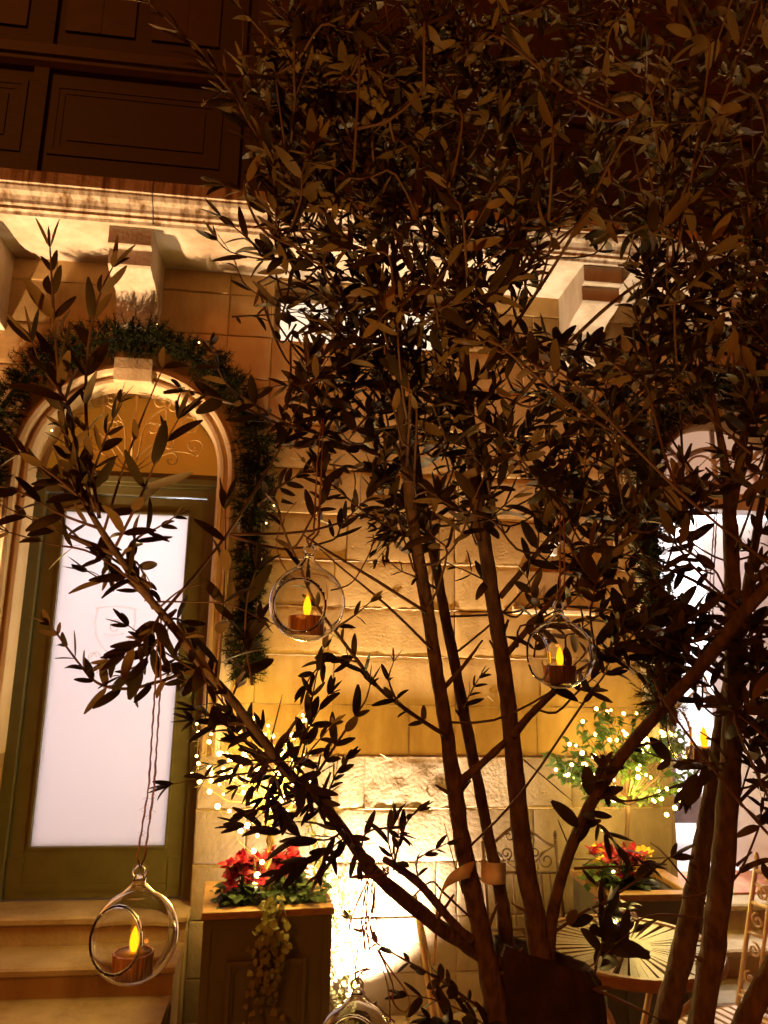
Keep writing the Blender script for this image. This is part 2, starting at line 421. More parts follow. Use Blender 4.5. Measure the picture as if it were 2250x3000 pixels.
# --- left door (closed, frosted pane)
dr = MB(); Y0, Y1 = 4.09, 4.135
dr.box(-1.34,-1.24,Y0,Y1,.51,2.53); dr.box(-.595,-.50,Y0,Y1,.51,2.53); dr.box(-1.24,-.595,Y0,Y1,.51,.748); dr.box(-1.24,-.595,Y0,Y1,2.435,2.53)
door = dr.build('door', M['door'], house, world=True); door['label'] = 'closed olive green door with a tall frosted pane'
fr = MB(); fr.box(-1.3985,-1.344,4.06,4.16,.505,2.58); fr.box(-.496,-.4415,4.06,4.16,.505,2.58); fr.box(-1.399,-.441,4.055,4.16,2.581,2.66); fr.box(-1.344,-.496,4.07,4.16,2.535,2.578)
fr.box(-1.398,-.442,4.04,4.06,2.60,2.63); fr.box(-1.336,-1.262,4.082,4.0895,.56,.70); fr.box(-.57,-.508,4.082,4.0895,.56,.70); fr.box(-1.26,-.572,4.083,4.0895,.545,.575)
fr.build('door_frame', M['door'], house, world=True)
bd = MB()
for x0, x1, z0, z1 in ((-1.252,-1.24,.735,2.447),(-.595,-.583,.735,2.447),(-1.24,-.595,.735,.748),(-1.24,-.595,2.435,2.447)): bd.box(x0, x1, 4.08, 4.0895, z0, z1)
bd.build('glazing_bead', M['door'], door, world=True)
MB().box(-1.24,-.595,4.105,4.112,.748,2.435).build('frosted_pane', M['frost'], door, world=True)
kn = MB(); kn.lathe([(.0001,-.02),(.02,-.02),(.022,-.01),(.012,.0),(.01,.03),(.026,.04),(.03,.052),(.022,.064),(.0001,.068)], seg=20)
kn.v = [(-.535 + x, 4.085 - z, 1.5 + y) for x, y, z in kn.v]; kn.build('door_knob', M['door'], door, smooth=True, world=True)
MB().box(-1.41,-.43,4.18,4.20,2.64,3.14).build('fanlight_pane', M['fan'], house, world=True)
# scrolled iron fan
ir = MB(); cx, cz, Yi = -.92, 2.67, 4.07
def spiral(mb, p0, ang, size, turns, hand, rad, Y):
    pts = []
    for k in range(26):
        t = k/25; a = ang + hand*turns*2*math.pi*t; r = size*(1-t)**.8
        pts.append((p0[0] + r*math.cos(a) - size*math.cos(ang), Y, p0[1] + r*math.sin(a) - size*math.sin(ang)))
    mb.tube(pts, rad, 6); return pts
ir.tube([(cx, Yi, cz), (cx, Yi, 3.10)], .008, 8)
for a, L_, h in ((30,.40,1),(58,.42,1),(76,.43,-1),(104,.43,1),(122,.42,-1),(150,.40,-1),(10,.36,1),(170,.36,-1)):
    pts = []
    for k in range(12):
        t = k/11; aa = R_(a) + h*.35*math.sin(t*math.pi*.9)
        pts.append((cx + L_*t*math.cos(aa), Yi, cz + L_*t*math.sin(aa)))
    ir.tube(pts, .0045, 6)
    e = pts[-1]; dirn = math.atan2(e[2]-cz, e[0]-cx)
    spiral(ir, (e[0], e[2]), dirn - h*math.pi/2, .055, 1.4, h, .004, Yi)
    m_ = pts[7]; spiral(ir, (m_[0], m_[2]), dirn + h*math.pi/2, .042, 1.2, -h, .0035, Yi)
ir.build('iron_scrollwork', M['iron'], house, smooth=True, world=True)
# crest and lettering on the pane
def text_mesh(body, size, loc, name, m, parent, depth=.0012, font_rx=90):
    c = bpy.data.curves.new(name, 'FONT'); c.body = body; c.size = size; c.extrude = depth; c.align_x = 'LEFT'
    t = bpy.data.objects.new(name, c); COL.objects.link(t)
    dg = bpy.context.evaluated_depsgraph_get(); me = bpy.data.meshes.new_from_object(t.evaluated_get(dg))
    COL.objects.unlink(t); bpy.data.objects.remove(t)
    o = bpy.data.objects.new(name, me); COL.objects.link(o); me.materials.clear(); me.materials.append(m)
    o.rotation_euler = (R_(font_rx), 0, 0)
    off = V((0, 0, 0)); q = parent
    while q is not None: off += q.location; q = q.parent
    o.parent = parent; o.location = V(loc) - off
    return o
cr = MB(); cc = (-.935, 1.80)
def crest(pts, r=.0045): cr.tube([(cc[0]+x, 4.1025, cc[1]+z) for x, z in pts], r, 6)
crest([(-.105,.12),(-.07,.128),(0,.135),(.07,.128),(.105,.12)]); crest([(-.095,.118),(-.102,.05),(-.09,-.02),(-.055,-.08),(0,-.125),(.055,-.08),(.09,-.02),(.102,.05),(.095,.118)])
for s in (-1, 1):
    crest([(s*(.02+.09*t), -.125 - .02*math.sin(t*7)) for t in [k/12 for k in range(13)]])
    crest([(s*(.10-.02*math.cos(a*.9)), -.13+.02*math.sin(a)) for a in [k*.5 for k in range(10)]], .003)
crest([(.03*math.cos(a)*(1-a/14), .03+.04*math.sin(a)*(1-a/14)) for a in [k*.5 for k in range(22)]], .003)
crest([(-.05,-.01),(-.02,-.02),(.02,-.015),(.05,-.005)], .003)
cr.build('crest_emblem', M['crest'], door, smooth=True, world=True)
text_mesh('Mar', .062, (-1.01, 4.1035, 1.585), 'pane_lettering', M['crest'], door)
# hall behind the left door
hl = MB(); hl.box(-1.75,-.1,5.6,5.65,.4,3.3); hl.box(-1.8,-1.7501,4.26,5.6,.4,3.3); hl.box(-.0999,-.05,4.26,5.6,.4,3.3); hl.box(-1.75,-.1,4.26,5.6,3.2,3.25); hl.box(-1.75,-.1,4.26,5.6,.45,.499)
hl.build('hallway', M['white'], house, world=True)
MB().box(-1.75,-.1,4.255,4.259,2.535,3.2).build('hallway_screen', M['black'], house, world=True)  # unseen black panel added to keep hall light off the fanlight

# --- right doorway: open leaf, fanlight, lit room
rm = MB()
rm.box(1.2,4.9,7.2,7.3,.4,3.6); rm.box(1.1,1.1999,4.26,7.2,.4,3.6); rm.box(4.9001,5.0,4.26,7.2,.4,3.6); rm.box(1.2,4.9,4.26,7.2,3.5,3.55)
rm.box(1.2,2.049,4.2605,4.28,.4,3.5)
rm.build('room_wall', M['white'], house, world=True)
MB().box(1.2,4.9,4.0,7.19,.40,.499).build('room_floor', M['floor'], house, world=True)
bm_ = MB()
for y in (4.9, 5.6, 6.3): bm_.box(1.2, 4.89, y, y+.12, 3.32, 3.4995)
bm_.box(1.9, 3.4, 5.2, 5.5, 2.55, 2.75); bm_.box(1.9, 2.1, 5.2, 5.5, .5, 2.55)
bm_.build('room_beam', M['white'], house, world=True)
dm = empty('doormat', (2.5,4.2,.5), 'terracotta red doormat on the sill of the open right doorway', 'doormat'); MB().box(2.10,2.95,4.0,4.42,.5005,.511).build('mat', M['terra'], dm, world=True)
# fanlight
fl = MB(); c = 2.53
MB().box(2.04,3.02,4.18,4.19,2.70,3.16).build('fanlight_pane', M['peach'], house, world=True)
fl.box(2.051,3.009,4.06,4.20,2.60,2.70)
for rr_ in (.455, .30):
    fl.tube([(c - rr_*math.cos(math.pi*k/24), 4.15, 2.70 + rr_*math.sin(math.pi*k/24)) for k in range(25)], .018, 6)
for k in (1, 2, 3): fl.tube([(c, 4.15, 2.70), (c - .45*math.cos(math.pi*k/4), 4.15, 2.70 + .45*math.sin(math.pi*k/4))], .015, 6)
for s in (-.3, -.1, .1, .3): fl.tube([(c + s*.9 + .1*math.cos(a), 4.14, 2.85 + .1*math.sin(a)) for a in [k*.3 for k in range(22)]], .008, 6)
fl.build('fanlight_frame', M['doorw'], house, smooth=False, world=True)
jf = MB(); jf.box(2.051,2.09,4.10,4.2,.51,2.6); jf.box(2.97,3.009,4.10,4.2,.51,2.6); jf.build('door_frame', M['doorw'], house, world=True)
lf = MB()

lf.box(-.46, 0, -.022, .022, .52, 2.58); lf.box(-.40,-.06,-.03,-.0225,.66,1.35); lf.box(-.40,-.06,-.03,-.0225,1.5,2.45)
ld = lf.build('door', M['doorw'], house); ld.location = (2.965, .19, 0); ld.rotation_euler = (0, 0, R_(-46)); ld['label'] = 'white door leaf standing open'
MB().box(-.4628,-.4602,-.013,.013,1.02,1.16).build('lock_plate', M['brass'], ld)
# mezzanine window
MB().box(WIN[0]-.01,WIN[1]+.01,4.2,4.21,WIN[2]-.01,WIN[3]+.01).build('window_pane', M['litwin'], house, world=True)
wf = MB()
for x0, x1, z0, z1 in ((WIN[0],WIN[0]+.035,WIN[2],WIN[3]),(WIN[1]-.035,WIN[1],WIN[2],WIN[3]),(WIN[0]+.0351,WIN[1]-.0351,WIN[2],WIN[2]+.035),(WIN[0]+.0351,WIN[1]-.0351,WIN[3]-.035,WIN[3])): wf.box(x0, x1, 4.15, 4.195, z0, z1)
for k in (1, 2): x = WIN[0] + (WIN[1]-WIN[0])*k/3; wf.box(x-.012, x+.012, 4.155, 4.19, WIN[2]+.0355, WIN[3]-.0355)
wf.build('window_frame', M['trim'], house, world=True)

# --- slab, corbels, balcony
MB().box(-4.4, 5.4, 3.572, 4.021, SOF, SOF+.03).build('balcony_soffit', M['soffit'], house, world=True)
prof = [(3.571,3.846),(3.566,3.862),(3.55,3.868),(3.552,3.884),(3.538,3.892),(3.535,3.91),(3.524,3.93),(3.505,3.945),(3.497,3.965),(3.497,3.978),(3.487,3.98),(3.487,4.046),(3.7,4.046),(3.7,3.881),(3.571,3.881)]
xs = [-4.4, -.803, .95, 2.9, 5.4]
for a, b in zip(xs, xs[1:]): MB().extr(prof, a+.003, b-.003).build('slab_moulding', M['slab'], house, world=True)
cprof = [(4.0,3.851),(3.605,3.851),(3.60,3.846),(3.60,3.752),(3.606,3.746),(3.632,3.744),(3.636,3.738),(3.636,3.655),(3.645,3.645),(3.70,3.628),(3.77,3.622),(3.83,3.605),(3.872,3.57),(3.892,3.52),(3.90,3.45),(3.93,3.42),(4.0,3.41)]
for x in (-1.74, -.92, 1.62, 2.44):
    MB().extr(cprof, x-.108, x+.108).build('corbel', M['soffit'], house, world=True)
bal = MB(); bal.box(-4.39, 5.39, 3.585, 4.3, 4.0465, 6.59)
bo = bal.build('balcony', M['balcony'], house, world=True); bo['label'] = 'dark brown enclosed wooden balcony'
for k in range(-3, 6):
    x0 = -1.373 + 1.01*k; x1 = x0 + .877
    if x0 < -4.3 or x1 > 5.3: continue
    pn = MB()
    z0, z1 = 4.215, 4.64
    for w, y in ((0, 3.577), (.03, 3.581)):
        a0, a1, b0_, b1_ = x0+w, x1-w, z0+w, z1-w; t = .029
        pn.box(a0, a1, y, 3.5849, b0_, b0_+t); pn.box(a0, a1, y, 3.5849, b1_-t, b1_); pn.box(a0, a0+t, y, 3.5849, b0_+t+.0004, b1_-t-.0004); pn.box(a1-t, a1, y, 3.5849, b0_+t+.0004, b1_-t-.0004)
    pn.box(x0+.09, x1-.09, 3.579, 3.5848, z0+.09, z1-.09)
    pn.build('panel', M['balcony'], bo, world=True)
    for q in (0, 1):
        a0 = x0 + .02 + q*.45
        st = MB(); st.box(a0, a0+.36, 3.572, 3.5847, 4.965, 6.2)
        st.box(a0+.175, a0+.185, 3.569, 3.5715, 4.97, 6.19)
        st.build('shutter', M['balcony2'], bo, world=True)
    MB().box(x1+.03, x1+.105, 3.56, 3.5848, 4.08, 6.3).build('post', M['balcony'], bo, world=True)
lg = MB(); lg.extr([(3.5849,4.70),(3.56,4.71),(3.545,4.74),(3.545,4.76),(3.53,4.77),(3.53,4.80),(3.55,4.815),(3.55,4.85),(3.57,4.87),(3.5849,4.88)], -4.38, 5.38); lg.build('ledge', M['balcony2'], bo, world=True)

# --- plaque, wall fitting
pq = empty('stone_plaque', (1.44, 3.995, 2.06), 'small pale stone name plaque with a ledge on the wall left of the right doorway', 'plaque')
a = atY(1122, 1255, 3.96); b = atY(1278, 1312, 3.96)
MB().box(a.x, b.x, 3.989, 3.9995, b.z-.003, b.z+.19).build('slate', M['plaque'], pq, world=True)
MB().extr([(3.984,b.z-.04),(3.980,b.z-.02),(3.983,b.z-.004),(3.9995,b.z-.0035),(3.9995,b.z-.044)], a.x-.03, b.x+.03).build('ledge', M['trim'], pq, world=True)
t = atY(1150, 1299, 3.961)
text_mesh('Mar', .115, (t.x, 3.9885, t.z), 'lettering', M['engrave'], pq, .0008)
p = atY(1196, 1142, 3.96)
wf_ = empty('wall_fitting', (p.x, 3.99, p.z-.1), 'short white cylindrical fitting fixed to the stone wall above the name plaque', 'wall fitting')
MB().lathe([(.0001,.125),(.026,.124),(.03,.118),(.03,.06),(.036,.056),(.036,.0),(.03,-.004),(.03,-.02),(.0001,-.02)], (p.x, 3.945, p.z-.07), 24).build('cover', M['wax'], wf_, smooth=True, world=True)
MB().box(p.x-.012, p.x+.012, 3.95, 3.996, p.z-.15, p.z-.0905).build('bracket', M['wax'], wf_, world=True)

# ------------------------------------------------------------------ garlands
def garland(name, path, rad, label, n, seed, tins=0, bulbs=()):
    rr = random.Random(seed)
    g = empty(name, path[len(path)//2], label, 'garland', 'fir garlands round the doorways')
    mb = MB(); cum = [0]
    for a, b in zip(path, path[1:]): cum.append(cum[-1] + (V(b)-V(a)).length)
    def pt(s):
        for i in range(len(path)-1):
            if cum[i+1] >= s:
                t = (s-cum[i])/(cum[i+1]-cum[i]); return V(path[i]).lerp(V(path[i+1]), t), (V(path[i+1])-V(path[i])).normalized()
        return V(path[-1]), V((0,0,-1))
    def needle_tuft(o, d, L):
        mb.tube([o, o + d*L], .0018, 4)
        for k in range(22):
            q = o + d*L*(k+1)/22; w = V((rr.uniform(-1,1), rr.uniform(-1,1), rr.uniform(-1,1))).normalized()
            dd = (d*.75 + w).normalized(); sd = dd.cross(V((rr.uniform(-1,1), 1, rr.uniform(-1,1)))).normalized()*.0019
            e = q + dd*rr.uniform(.028, .05); i = len(mb.v)
            mb.v += [tuple(q - sd), tuple(q + sd), tuple(e)]; mb.f.append((i, i+1, i+2))
    for k in range(n):
        s = cum[-1]*rr.random(); q, t = pt(s)
        w = V((rr.uniform(-1,1), rr.uniform(-1,.5), rr.uniform(-1,1))); w = (w - t*w.dot(t)).normalized()
        rv = rad*(1 + .95*noise.noise(q*8))
        needle_tuft(q + w*rv*.15 + V((0,-.02,0)), (w + t*rr.uniform(-.6,.6)).normalized(), rv*rr.uniform(.55, 1.05))
    fo = mb.build('foliage', M['fir'], g, world=True)
    MB().tube([V(p) for p in path], .012, 6).build('core_wire', M['black'], g, world=True)
    if tins:
        tb = MB()
        for k in range(tins):
            s = cum[-1]*rr.random()*.35; q, t = pt(s)
            tb.tube([q + V((0,-.05,0)), q + V((rr.uniform(-.1,.1), rr.uniform(-.15,-.02), rr.uniform(-.14,.1)))], .0012, 4)
        tb.build('tinsel', M['tinsel'], g, world=True)
    for bx, by in bulbs:
        q = atY(bx, by, 3.83); MB().sphere(q, .004, 8, 5).build('bulb', M['bulb'], g, world=True)
    return g
pth = []
for k in range(25):
    a = math.pi*(1 - k/24); pth.append((-.92 + .70*math.cos(a), 3.93, 2.68 + .70*math.sin(a)))
pth = [(-1.62, 3.93, 2.2)] + pth + [(-.235 + .012*math.sin(k*1.3), 3.92, 2.68 - .1*k) for k in range(1, 12)]
garland('fir_garland', pth, .094, 'dark fir garland arching over the left doorway and hanging down its right side', 1500, 3, bulbs=[(592,1092),(575,1130),(430,740),(112,930),(340,700),(562,1210)])
pth = [(2.62,3.9,3.32),(2.42,3.9,3.30),(2.22,3.9,3.22),(2.05,3.92,3.05),(1.96,3.92,2.8)] + [(1.955 + .012*math.sin(k*1.7), 3.92, 2.7 - .12*k) for k in range(12)]
garland('fir_garland', pth, .10, 'dark fir garland with silver tinsel hanging beside the open right doorway', 1100, 4, tins=70, bulbs=[(1389,1300),(1400,1090),(1375,1410)])

# ------------------------------------------------------------------ planters
def planter(loc, w, d, h, rz, label):
    g = empty('planter_box', loc, label, 'planter', 'square panelled planters by the wall', rz)
    b = MB(); b.box(-w/2, w/2, 0, d, .02, h-.03); b.build('box', M['planter'], g)
    pn = MB()
    for (x0,x1,z0,z1,t) in ((-w*.31,w*.31,.14,h-.18,.016),):
        for o_, y, tt in ((0,-.02,t),(.0165,-.011,.012)):
            a0,a1,c0,c1 = x0+o_,x1-o_,z0+o_,z1-o_
            pn.box(a0,a1,y,-.0004,c0,c0+tt); pn.box(a0,a1,y,-.0004,c1-tt,c1); pn.box(a0,a0+tt,y,-.0004,c0+tt+.0003,c1-tt-.0003); pn.box(a1-tt,a1,y,-.0004,c0+tt+.0003,c1-tt-.0003)
    for sx in (-1, 1): pn.box(sx*w/2-.028 if sx > 0 else -w/2-.004, w/2+.004 if sx > 0 else -w/2+.028, -.006, -.0005, .0, h-.032)
    pn.build('front_panel', M['planter'], g)
    r = MB(); e = .012; t = .055
    def rimseg(x0, x1, y0, y1): r.box(x0, x1, y0, y1, h-.0295, h)
    rimseg(-w/2-e, w/2+e, -e, t); rimseg(-w/2-e, w/2+e, d-t, d+e); rimseg(-w/2-e, -w/2+t, t+.0003, d-t-.0003); rimseg(w/2-t, w/2+e, t+.0003, d-t-.0003)
    ro = r.build('rim', M['rim'], g); bv = ro.modifiers.new('bevel', 'BEVEL'); bv.width = .005; bv.segments = 2
    MB().box(-w/2+t-.02, w/2-t+.02, t-.02, d-t+.02, h-.06, h-.0299).build('soil', M['soil'], g)
    return g
hP = .69
A = atZ(436, 1970, hP); B = atZ(722, 1957, hP)
ang = math.atan2(B.y-A.y, B.x-A.x); wP = (B-A).length
mid = (A+B)/2
PL = V((mid.x, mid.y, 0)); planter(PL, wP-.024, .42, hP, ang, 'dark square planter box with red flowers and trailing ivy beside the closed door')
def pw(x, y): # offset in the left planter's frame
    return PL + V((math.cos(ang)*x - math.sin(ang)*y, math.sin(ang)*x + math.cos(ang)*y, 0))
A2 = atZ(1298, 1931, hP); B2 = atZ(1522, 1929, hP); m2 = (A2+B2)/2; w2 = (B2-A2).length; ang2 = math.atan2(B2.y-A2.y, B2.x-A2.x)
PR = V((m2.x, m2.y, 0)); planter(PR, w2-.024, .40, hP, ang2, 'dark square planter box with red and yellow flowers behind the round table')
def pw2(x, y): return PR + V((math.cos(ang2)*x - math.sin(ang2)*y, math.sin(ang2)*x + math.cos(ang2)*y, 0))

def flower_clump(name, c, r, h, label, seed, petm='red', n=26, yel=0, group='red flowers in the planters'):
    rr = random.Random(seed); g = empty(name, c, label, 'flowers', group)
    st = MB(); lv = MB(); c = V(c)
    for k in range(n):
        a = rr.uniform(0, 6.28); q = r*math.sqrt(rr.random())
        o = c + V((q*math.cos(a), q*math.sin(a), h*rr.uniform(.45, 1)))
        st.tube([c + V((q*.3*math.cos(a), q*.3*math.sin(a), 0)), (c+o)/2 + V((0,0,.02)), o], .0025, 5)
        axis = V((rr.uniform(-.5,.5), rr.uniform(-.9,.1), 1)).normalized(); u = axis.orthogonal().normalized(); w = axis.cross(u)
        tgt = MB()
        for j in range(7):
            b = j*.9 + rr.random()*.4; d = (u*math.cos(b) + w*math.sin(b) + axis*rr.uniform(.1, .9)).normalized()
            tgt.leaf(o, d, axis, rr.uniform(.03, .048), rr.uniform(.02, .032), curl=rr.uniform(-.3, .6), fold=rr.uniform(-.3,.5), n=4, shape=1)
        tgt.sphere(o, .004, 6, 4); tgt.build('bloom', M['yellow' if k < yel else petm], g, smooth=True, world=True)
    for k in range(n*2):
        a = rr.uniform(0, 6.28); q = r*rr.uniform(.4, 1.25)
        o = c + V((q*math.cos(a)*.8, q*math.sin(a)*.8, h*rr.uniform(.05, .55)))
        d = V((math.cos(a), math.sin(a), rr.uniform(-.3,.5)))
        st.tube([c, o], .002, 4)
        lv.leaf(o, d, (0,0,1), rr.uniform(.05,.075), rr.uniform(.04,.055), curl=rr.uniform(0,.6), fold=rr.uniform(-.2,.3), shape=1)
    lv.build('foliage', M['pgreen'], g, smooth=True, world=True); st.build('stems', M['pgreen'], g, world=True)
    return g
Z = V((0, 0, hP-.03))
flower_clump('red_flowers', pw(-.10, .14)+Z, .075, .19, 'red blooms at the left corner of the planter beside the closed door', 21)
flower_clump('red_flowers', pw(.075, .26)+Z, .085, .20, 'red blooms at the back right of the planter beside the closed door', 22, n=22)
flower_clump('red_flowers', pw2(-.06, .20)+Z, .13, .17, 'red and yellow blooms filling the planter behind the round table', 23, n=40, yel=14)
def leafy(name, c, rx, ry, h, label, seed, n, m, size, cat='plant', group=None):
    rr = random.Random(seed); g = empty(name, c, label, cat, group); lv = MB(); st = MB(); c = V(c)
    for k in range(n):
        a = rr.uniform(0, 6.28); q = math.sqrt(rr.random())
        o = c + V((rx*q*math.cos(a), ry*q*math.sin(a), h*rr.random()))
        d = V((math.cos(a)+rr.uniform(-.6,.6), math.sin(a)+rr.uniform(-.6,.6)-.4, rr.uniform(-.3,.8)))
        if k % 3 == 0: st.tube([c + (o-c)*.2, o], .002, 4)
        s = size*rr.uniform(.7, 1.25)
        lv.leaf(o, d, (0, -.3, 1), s, s*.75, curl=rr.uniform(0,.5), fold=rr.uniform(-.2,.3), n=4, shape=1)
    lv.build('foliage', m, g, smooth=True, world=True); st.build('stems', M['pgreen'], g, world=True)
    return g
leafy('green_plant', pw(.13, .12)+Z, .10, .08, .12, 'low dark green leafy plant at the right end of the left planter', 31, 90, M['pgreen'], .045)
leafy('green_plant', pw(-.17, .12)+Z, .05, .08, .08, 'small dark green plant at the left end of the left planter', 32, 40, M['pgreen'], .035)
leafy('green_plant', pw2(-.17, .16)+Z, .09, .10, .10, 'low yellow green plant at the left end of the planter behind the table', 33, 80, M['green'], .04)
# trailing ivy
iv = empty('trailing_ivy', pw(0, -.02)+Z, 'variegated ivy trailing down the front of the left planter', 'ivy'); lv = MB(); st = MB(); rr = random.Random(8)
for k in range(9):
    x = rr.uniform(-.03, .035) + (.02 if k > 5 else 0); Lh = rr.uniform(.25, .62); pts = []
    for j in range(16):
        t = j/15
        pts.append(pw(x + .03*math.sin(t*5+k) + t*.03*(k-4)/3, .03 - .05*min(1, t*6) - .012*math.sin(t*4+k)) + V((0, 0, hP+.025 - Lh*t**1.1)))
    st.tube(pts, .0017, 5)
    for j in range(27):
        q = pts[min(15, int(rr.random()*15.9))] + V((rr.uniform(-.022,.022), rr.uniform(-.03,.0), rr.uniform(-.02,.02))); s = rr.uniform(.016, .034)
        lv.leaf(q, V((rr.uniform(-1,1), rr.uniform(-.9,.1), rr.uniform(-1,.3))), V((rr.uniform(-.4,.4),-1,.5)), s, s*.95, curl=rr.uniform(-.2,.5), fold=rr.uniform(-.2,.4), n=3, shape=1)
lv.build('foliage', M['ivy'], iv, smooth=True, world=True); st.build('stems', M['twig'], iv, world=True)
# variegated climber on the wall right of the planter
cl = empty('variegated_climber', (.27, 3.8, 0), 'pale variegated climber growing up the bright wall between planter and chair', 'climber'); lv = MB(); st = MB()
for k in range(16):
    b = V((.12 + rr.uniform(0,.2), 3.62 + rr.uniform(0,.2), 0)); pts = [b]
    hh = rr.uniform(.45, 1.0)
    for j in range(1, 14): pts.append(b + V((.05*math.sin(j*.7+k), .12*j/13, hh*j/13)))
    st.tube(pts, .002, 5)
    for j in range(46):
        t = rr.random(); q = pts[min(13, int(t*13.9))] + V((rr.uniform(-.035,.035), rr.uniform(-.035,.02), rr.uniform(-.03,.03))); s = rr.uniform(.014, .032)
        lv.leaf(q, V((rr.uniform(-1,1), rr.uniform(-1,.1), rr.uniform(-.6,.6))), V((rr.uniform(-.5,.5),-1,.6)), s, s*.85, curl=.2, fold=rr.uniform(-.2,.4), n=3, shape=1)
lv.build('foliage', M['varieg'], cl, smooth=True, world=True); st.build('stems', M['twig'], cl, world=True)

# ------------------------------------------------------------------ lit shrubs in the planters
def bulbs(g, pts, r=.0096):
    base = MB().sphere((0,0,0), r, 8, 6).build('bulb', M['bulb'], g, smooth=True)
    off = g.location
    for i, q in enumerate(pts):
        o = base if i == 0 else base.copy()
        if i: COL.objects.link(o); o.parent = g
        o.location = V(q) - off; o.scale = (ru(.55, 1.35),)*3
rr = random.Random(77)
# bare twig tree, left planter
tb = pw(.0, .2); tt = empty('twig_tree', tb + Z, 'bare pale twig tree wound with fairy lights standing in the left planter', 'twig tree'); mb = MB()
top = V((tb.x - .0, tb.y, 1.03))
stem = [tb + V((.012*math.sin(k*1.1), .012*math.cos(k*1.1), hP-.03 + .034*k)) for k in range(12)]
mb.tube(stem, .011, 8, rough=.2); mb.tube([s + V((.022*math.cos(i*1.3), .022*math.sin(i*1.3), 0)) for i, s in enumerate(stem)], .006, 6)
mb.build('trunk', M['wire'], tt, smooth=True, world=True)
tw = MB(); ends = []
for k in range(44):
    ex, ey = rr.uniform(395, 700), rr.uniform(1520, 1745)
    if (ex-560)**2/160**2 + (ey-1630)**2/120**2 > 1: ex = 560 + (ex-560)*.8; ey = 1630 + (ey-1630)*.8
    e = atY(ex, ey, tb.y + rr.uniform(-.14, .16)); s0 = stem[-1] + V((0,0,-.05*rr.random()))
    md = s0.lerp(e, .5) + V((rr.uniform(-.06,.06), rr.uniform(-.05,.05), rr.uniform(-.02,.06)))
    pts = [s0, s0.lerp(md, .5) + V((0,0,.02)), md, md.lerp(e, .5) + V((rr.uniform(-.02,.02),0,.01)), e]
    tw.tube(pts, [.004,.003,.0024,.0018,.001], 5); ends += [pts[2], pts[3], e]
    for j in range(5):
        q = pts[3].lerp(e, rr.random()); tw.tube([q, q + V((rr.uniform(-.07,.07), rr.uniform(-.05,.05), rr.uniform(-.03,.06)))], .0009, 4)
tw.build('twigs', M['wire'], tt, world=True)
sl = empty('fairy_lights', tb + Z + V((0,0,.3)), 'string of warm fairy lights wound over the bare twig tree beside the door', 'fairy lights', 'fairy light strings')
wr = MB(); order = sorted(ends, key=lambda p: p.x + .3*p.z)
bp = [q + V((rr.uniform(-.02,.02), -.01, rr.uniform(-.015,.015))) for q in rr.sample(ends, 82)]
for (x, y) in ((545,1735),(585,1745),(495,1752),(520,1760),(548,1775),(520,1795),(556,1805),(588,1762),(548,1838),(566,1862),(556,1890),(551,1912),(534,1783),(578,1722),(470,1742)): bp.append(atY(x, y, tb.y - .08))
srt = sorted(bp, key=lambda p: (round(p.z*6), p.x))
for a, b in zip(srt, srt[1:]):
    if (a-b).length < .3: wr.tube([a, (a+b)/2 + V((0,0,-.03)), b], .0013, 4)
wr.build('wire', M['wire'], sl, world=True); bulbs(sl, bp)
# green ficus, right planter
fb = pw2(-.02, .2); fc = empty('ficus_shrub', fb + Z, 'round green ficus shrub wound with fairy lights behind the diagonal stem', 'shrub'); mb = MB()
mb.tube([fb + V((.006*math.sin(k), .006*math.cos(k), hP-.03 + .04*k)) for k in range(10)], .011, 8, rough=.2); mb.build('trunk', M['twig'], fc, smooth=True, world=True)
lv = MB(); tw = MB(); ends = []; s0 = fb + V((0,0,hP+.33))
for k in range(85):
    an = rr.uniform(0, 6.28); q = math.sqrt(rr.random())
    e = atY(1355 + 175*q*math.cos(an), 1635 + 115*q*math.sin(an), fb.y + rr.uniform(-.17, .17))
    md = s0.lerp(e, .5) + V((rr.uniform(-.05,.05), rr.uniform(-.05,.05), .04)); tw.tube([s0, md, e], [.004,.0025,.001], 5); ends += [md.lerp(e, .5), e]
    for j in range(13):
        q = md.lerp(e, rr.uniform(.2, 1.05)); d = V((rr.uniform(-1,1), rr.uniform(-1,.6), rr.uniform(-.7,.5))); s = rr.uniform(.032, .055)
        lv.leaf(q, d, V((rr.uniform(-.5,.5),-.4,1)), s, s*.55, curl=rr.uniform(0,.5), fold=.15, n=4, shape=1)
lv.build('foliage', M['green'], fc, smooth=True, world=True); tw.build('twigs', M['twig'], fc, world=True)
s2 = empty('fairy_lights', fb + Z + V((0,0,.3)), 'string of warm fairy lights wound through the green ficus by the right doorway', 'fairy lights', 'fairy light strings')
bp = [q + V((rr.uniform(-.03,.03), -.04, rr.uniform(-.03,.03))) for q in rr.sample(ends, 92)]
for (x, y) in ((1458,1745),(1440,1760),(1302,1792),(1325,1883),(1470,1730),(1330,1700)): bp.append(atY(x, y, fb.y - .1))
wr = MB(); srt = sorted(bp, key=lambda p: (round(p.z*6), p.x))
for a, b in zip(srt, srt[1:]):
    if (a-b).length < .3: wr.tube([a, (a+b)/2 + V((0,0,-.03)), b], .0011, 4)
w_ = [atY(x, y, 3.95) for x, y in ((1452,1755),(1452,1830),(1451,1895),(1449,1920))]; MB().tube(w_, .0014, 4).build('lead_wire', M['twig'], s2, world=True)
wr.build('wire', M['twig'], s2, world=True); bulbs(s2, bp)

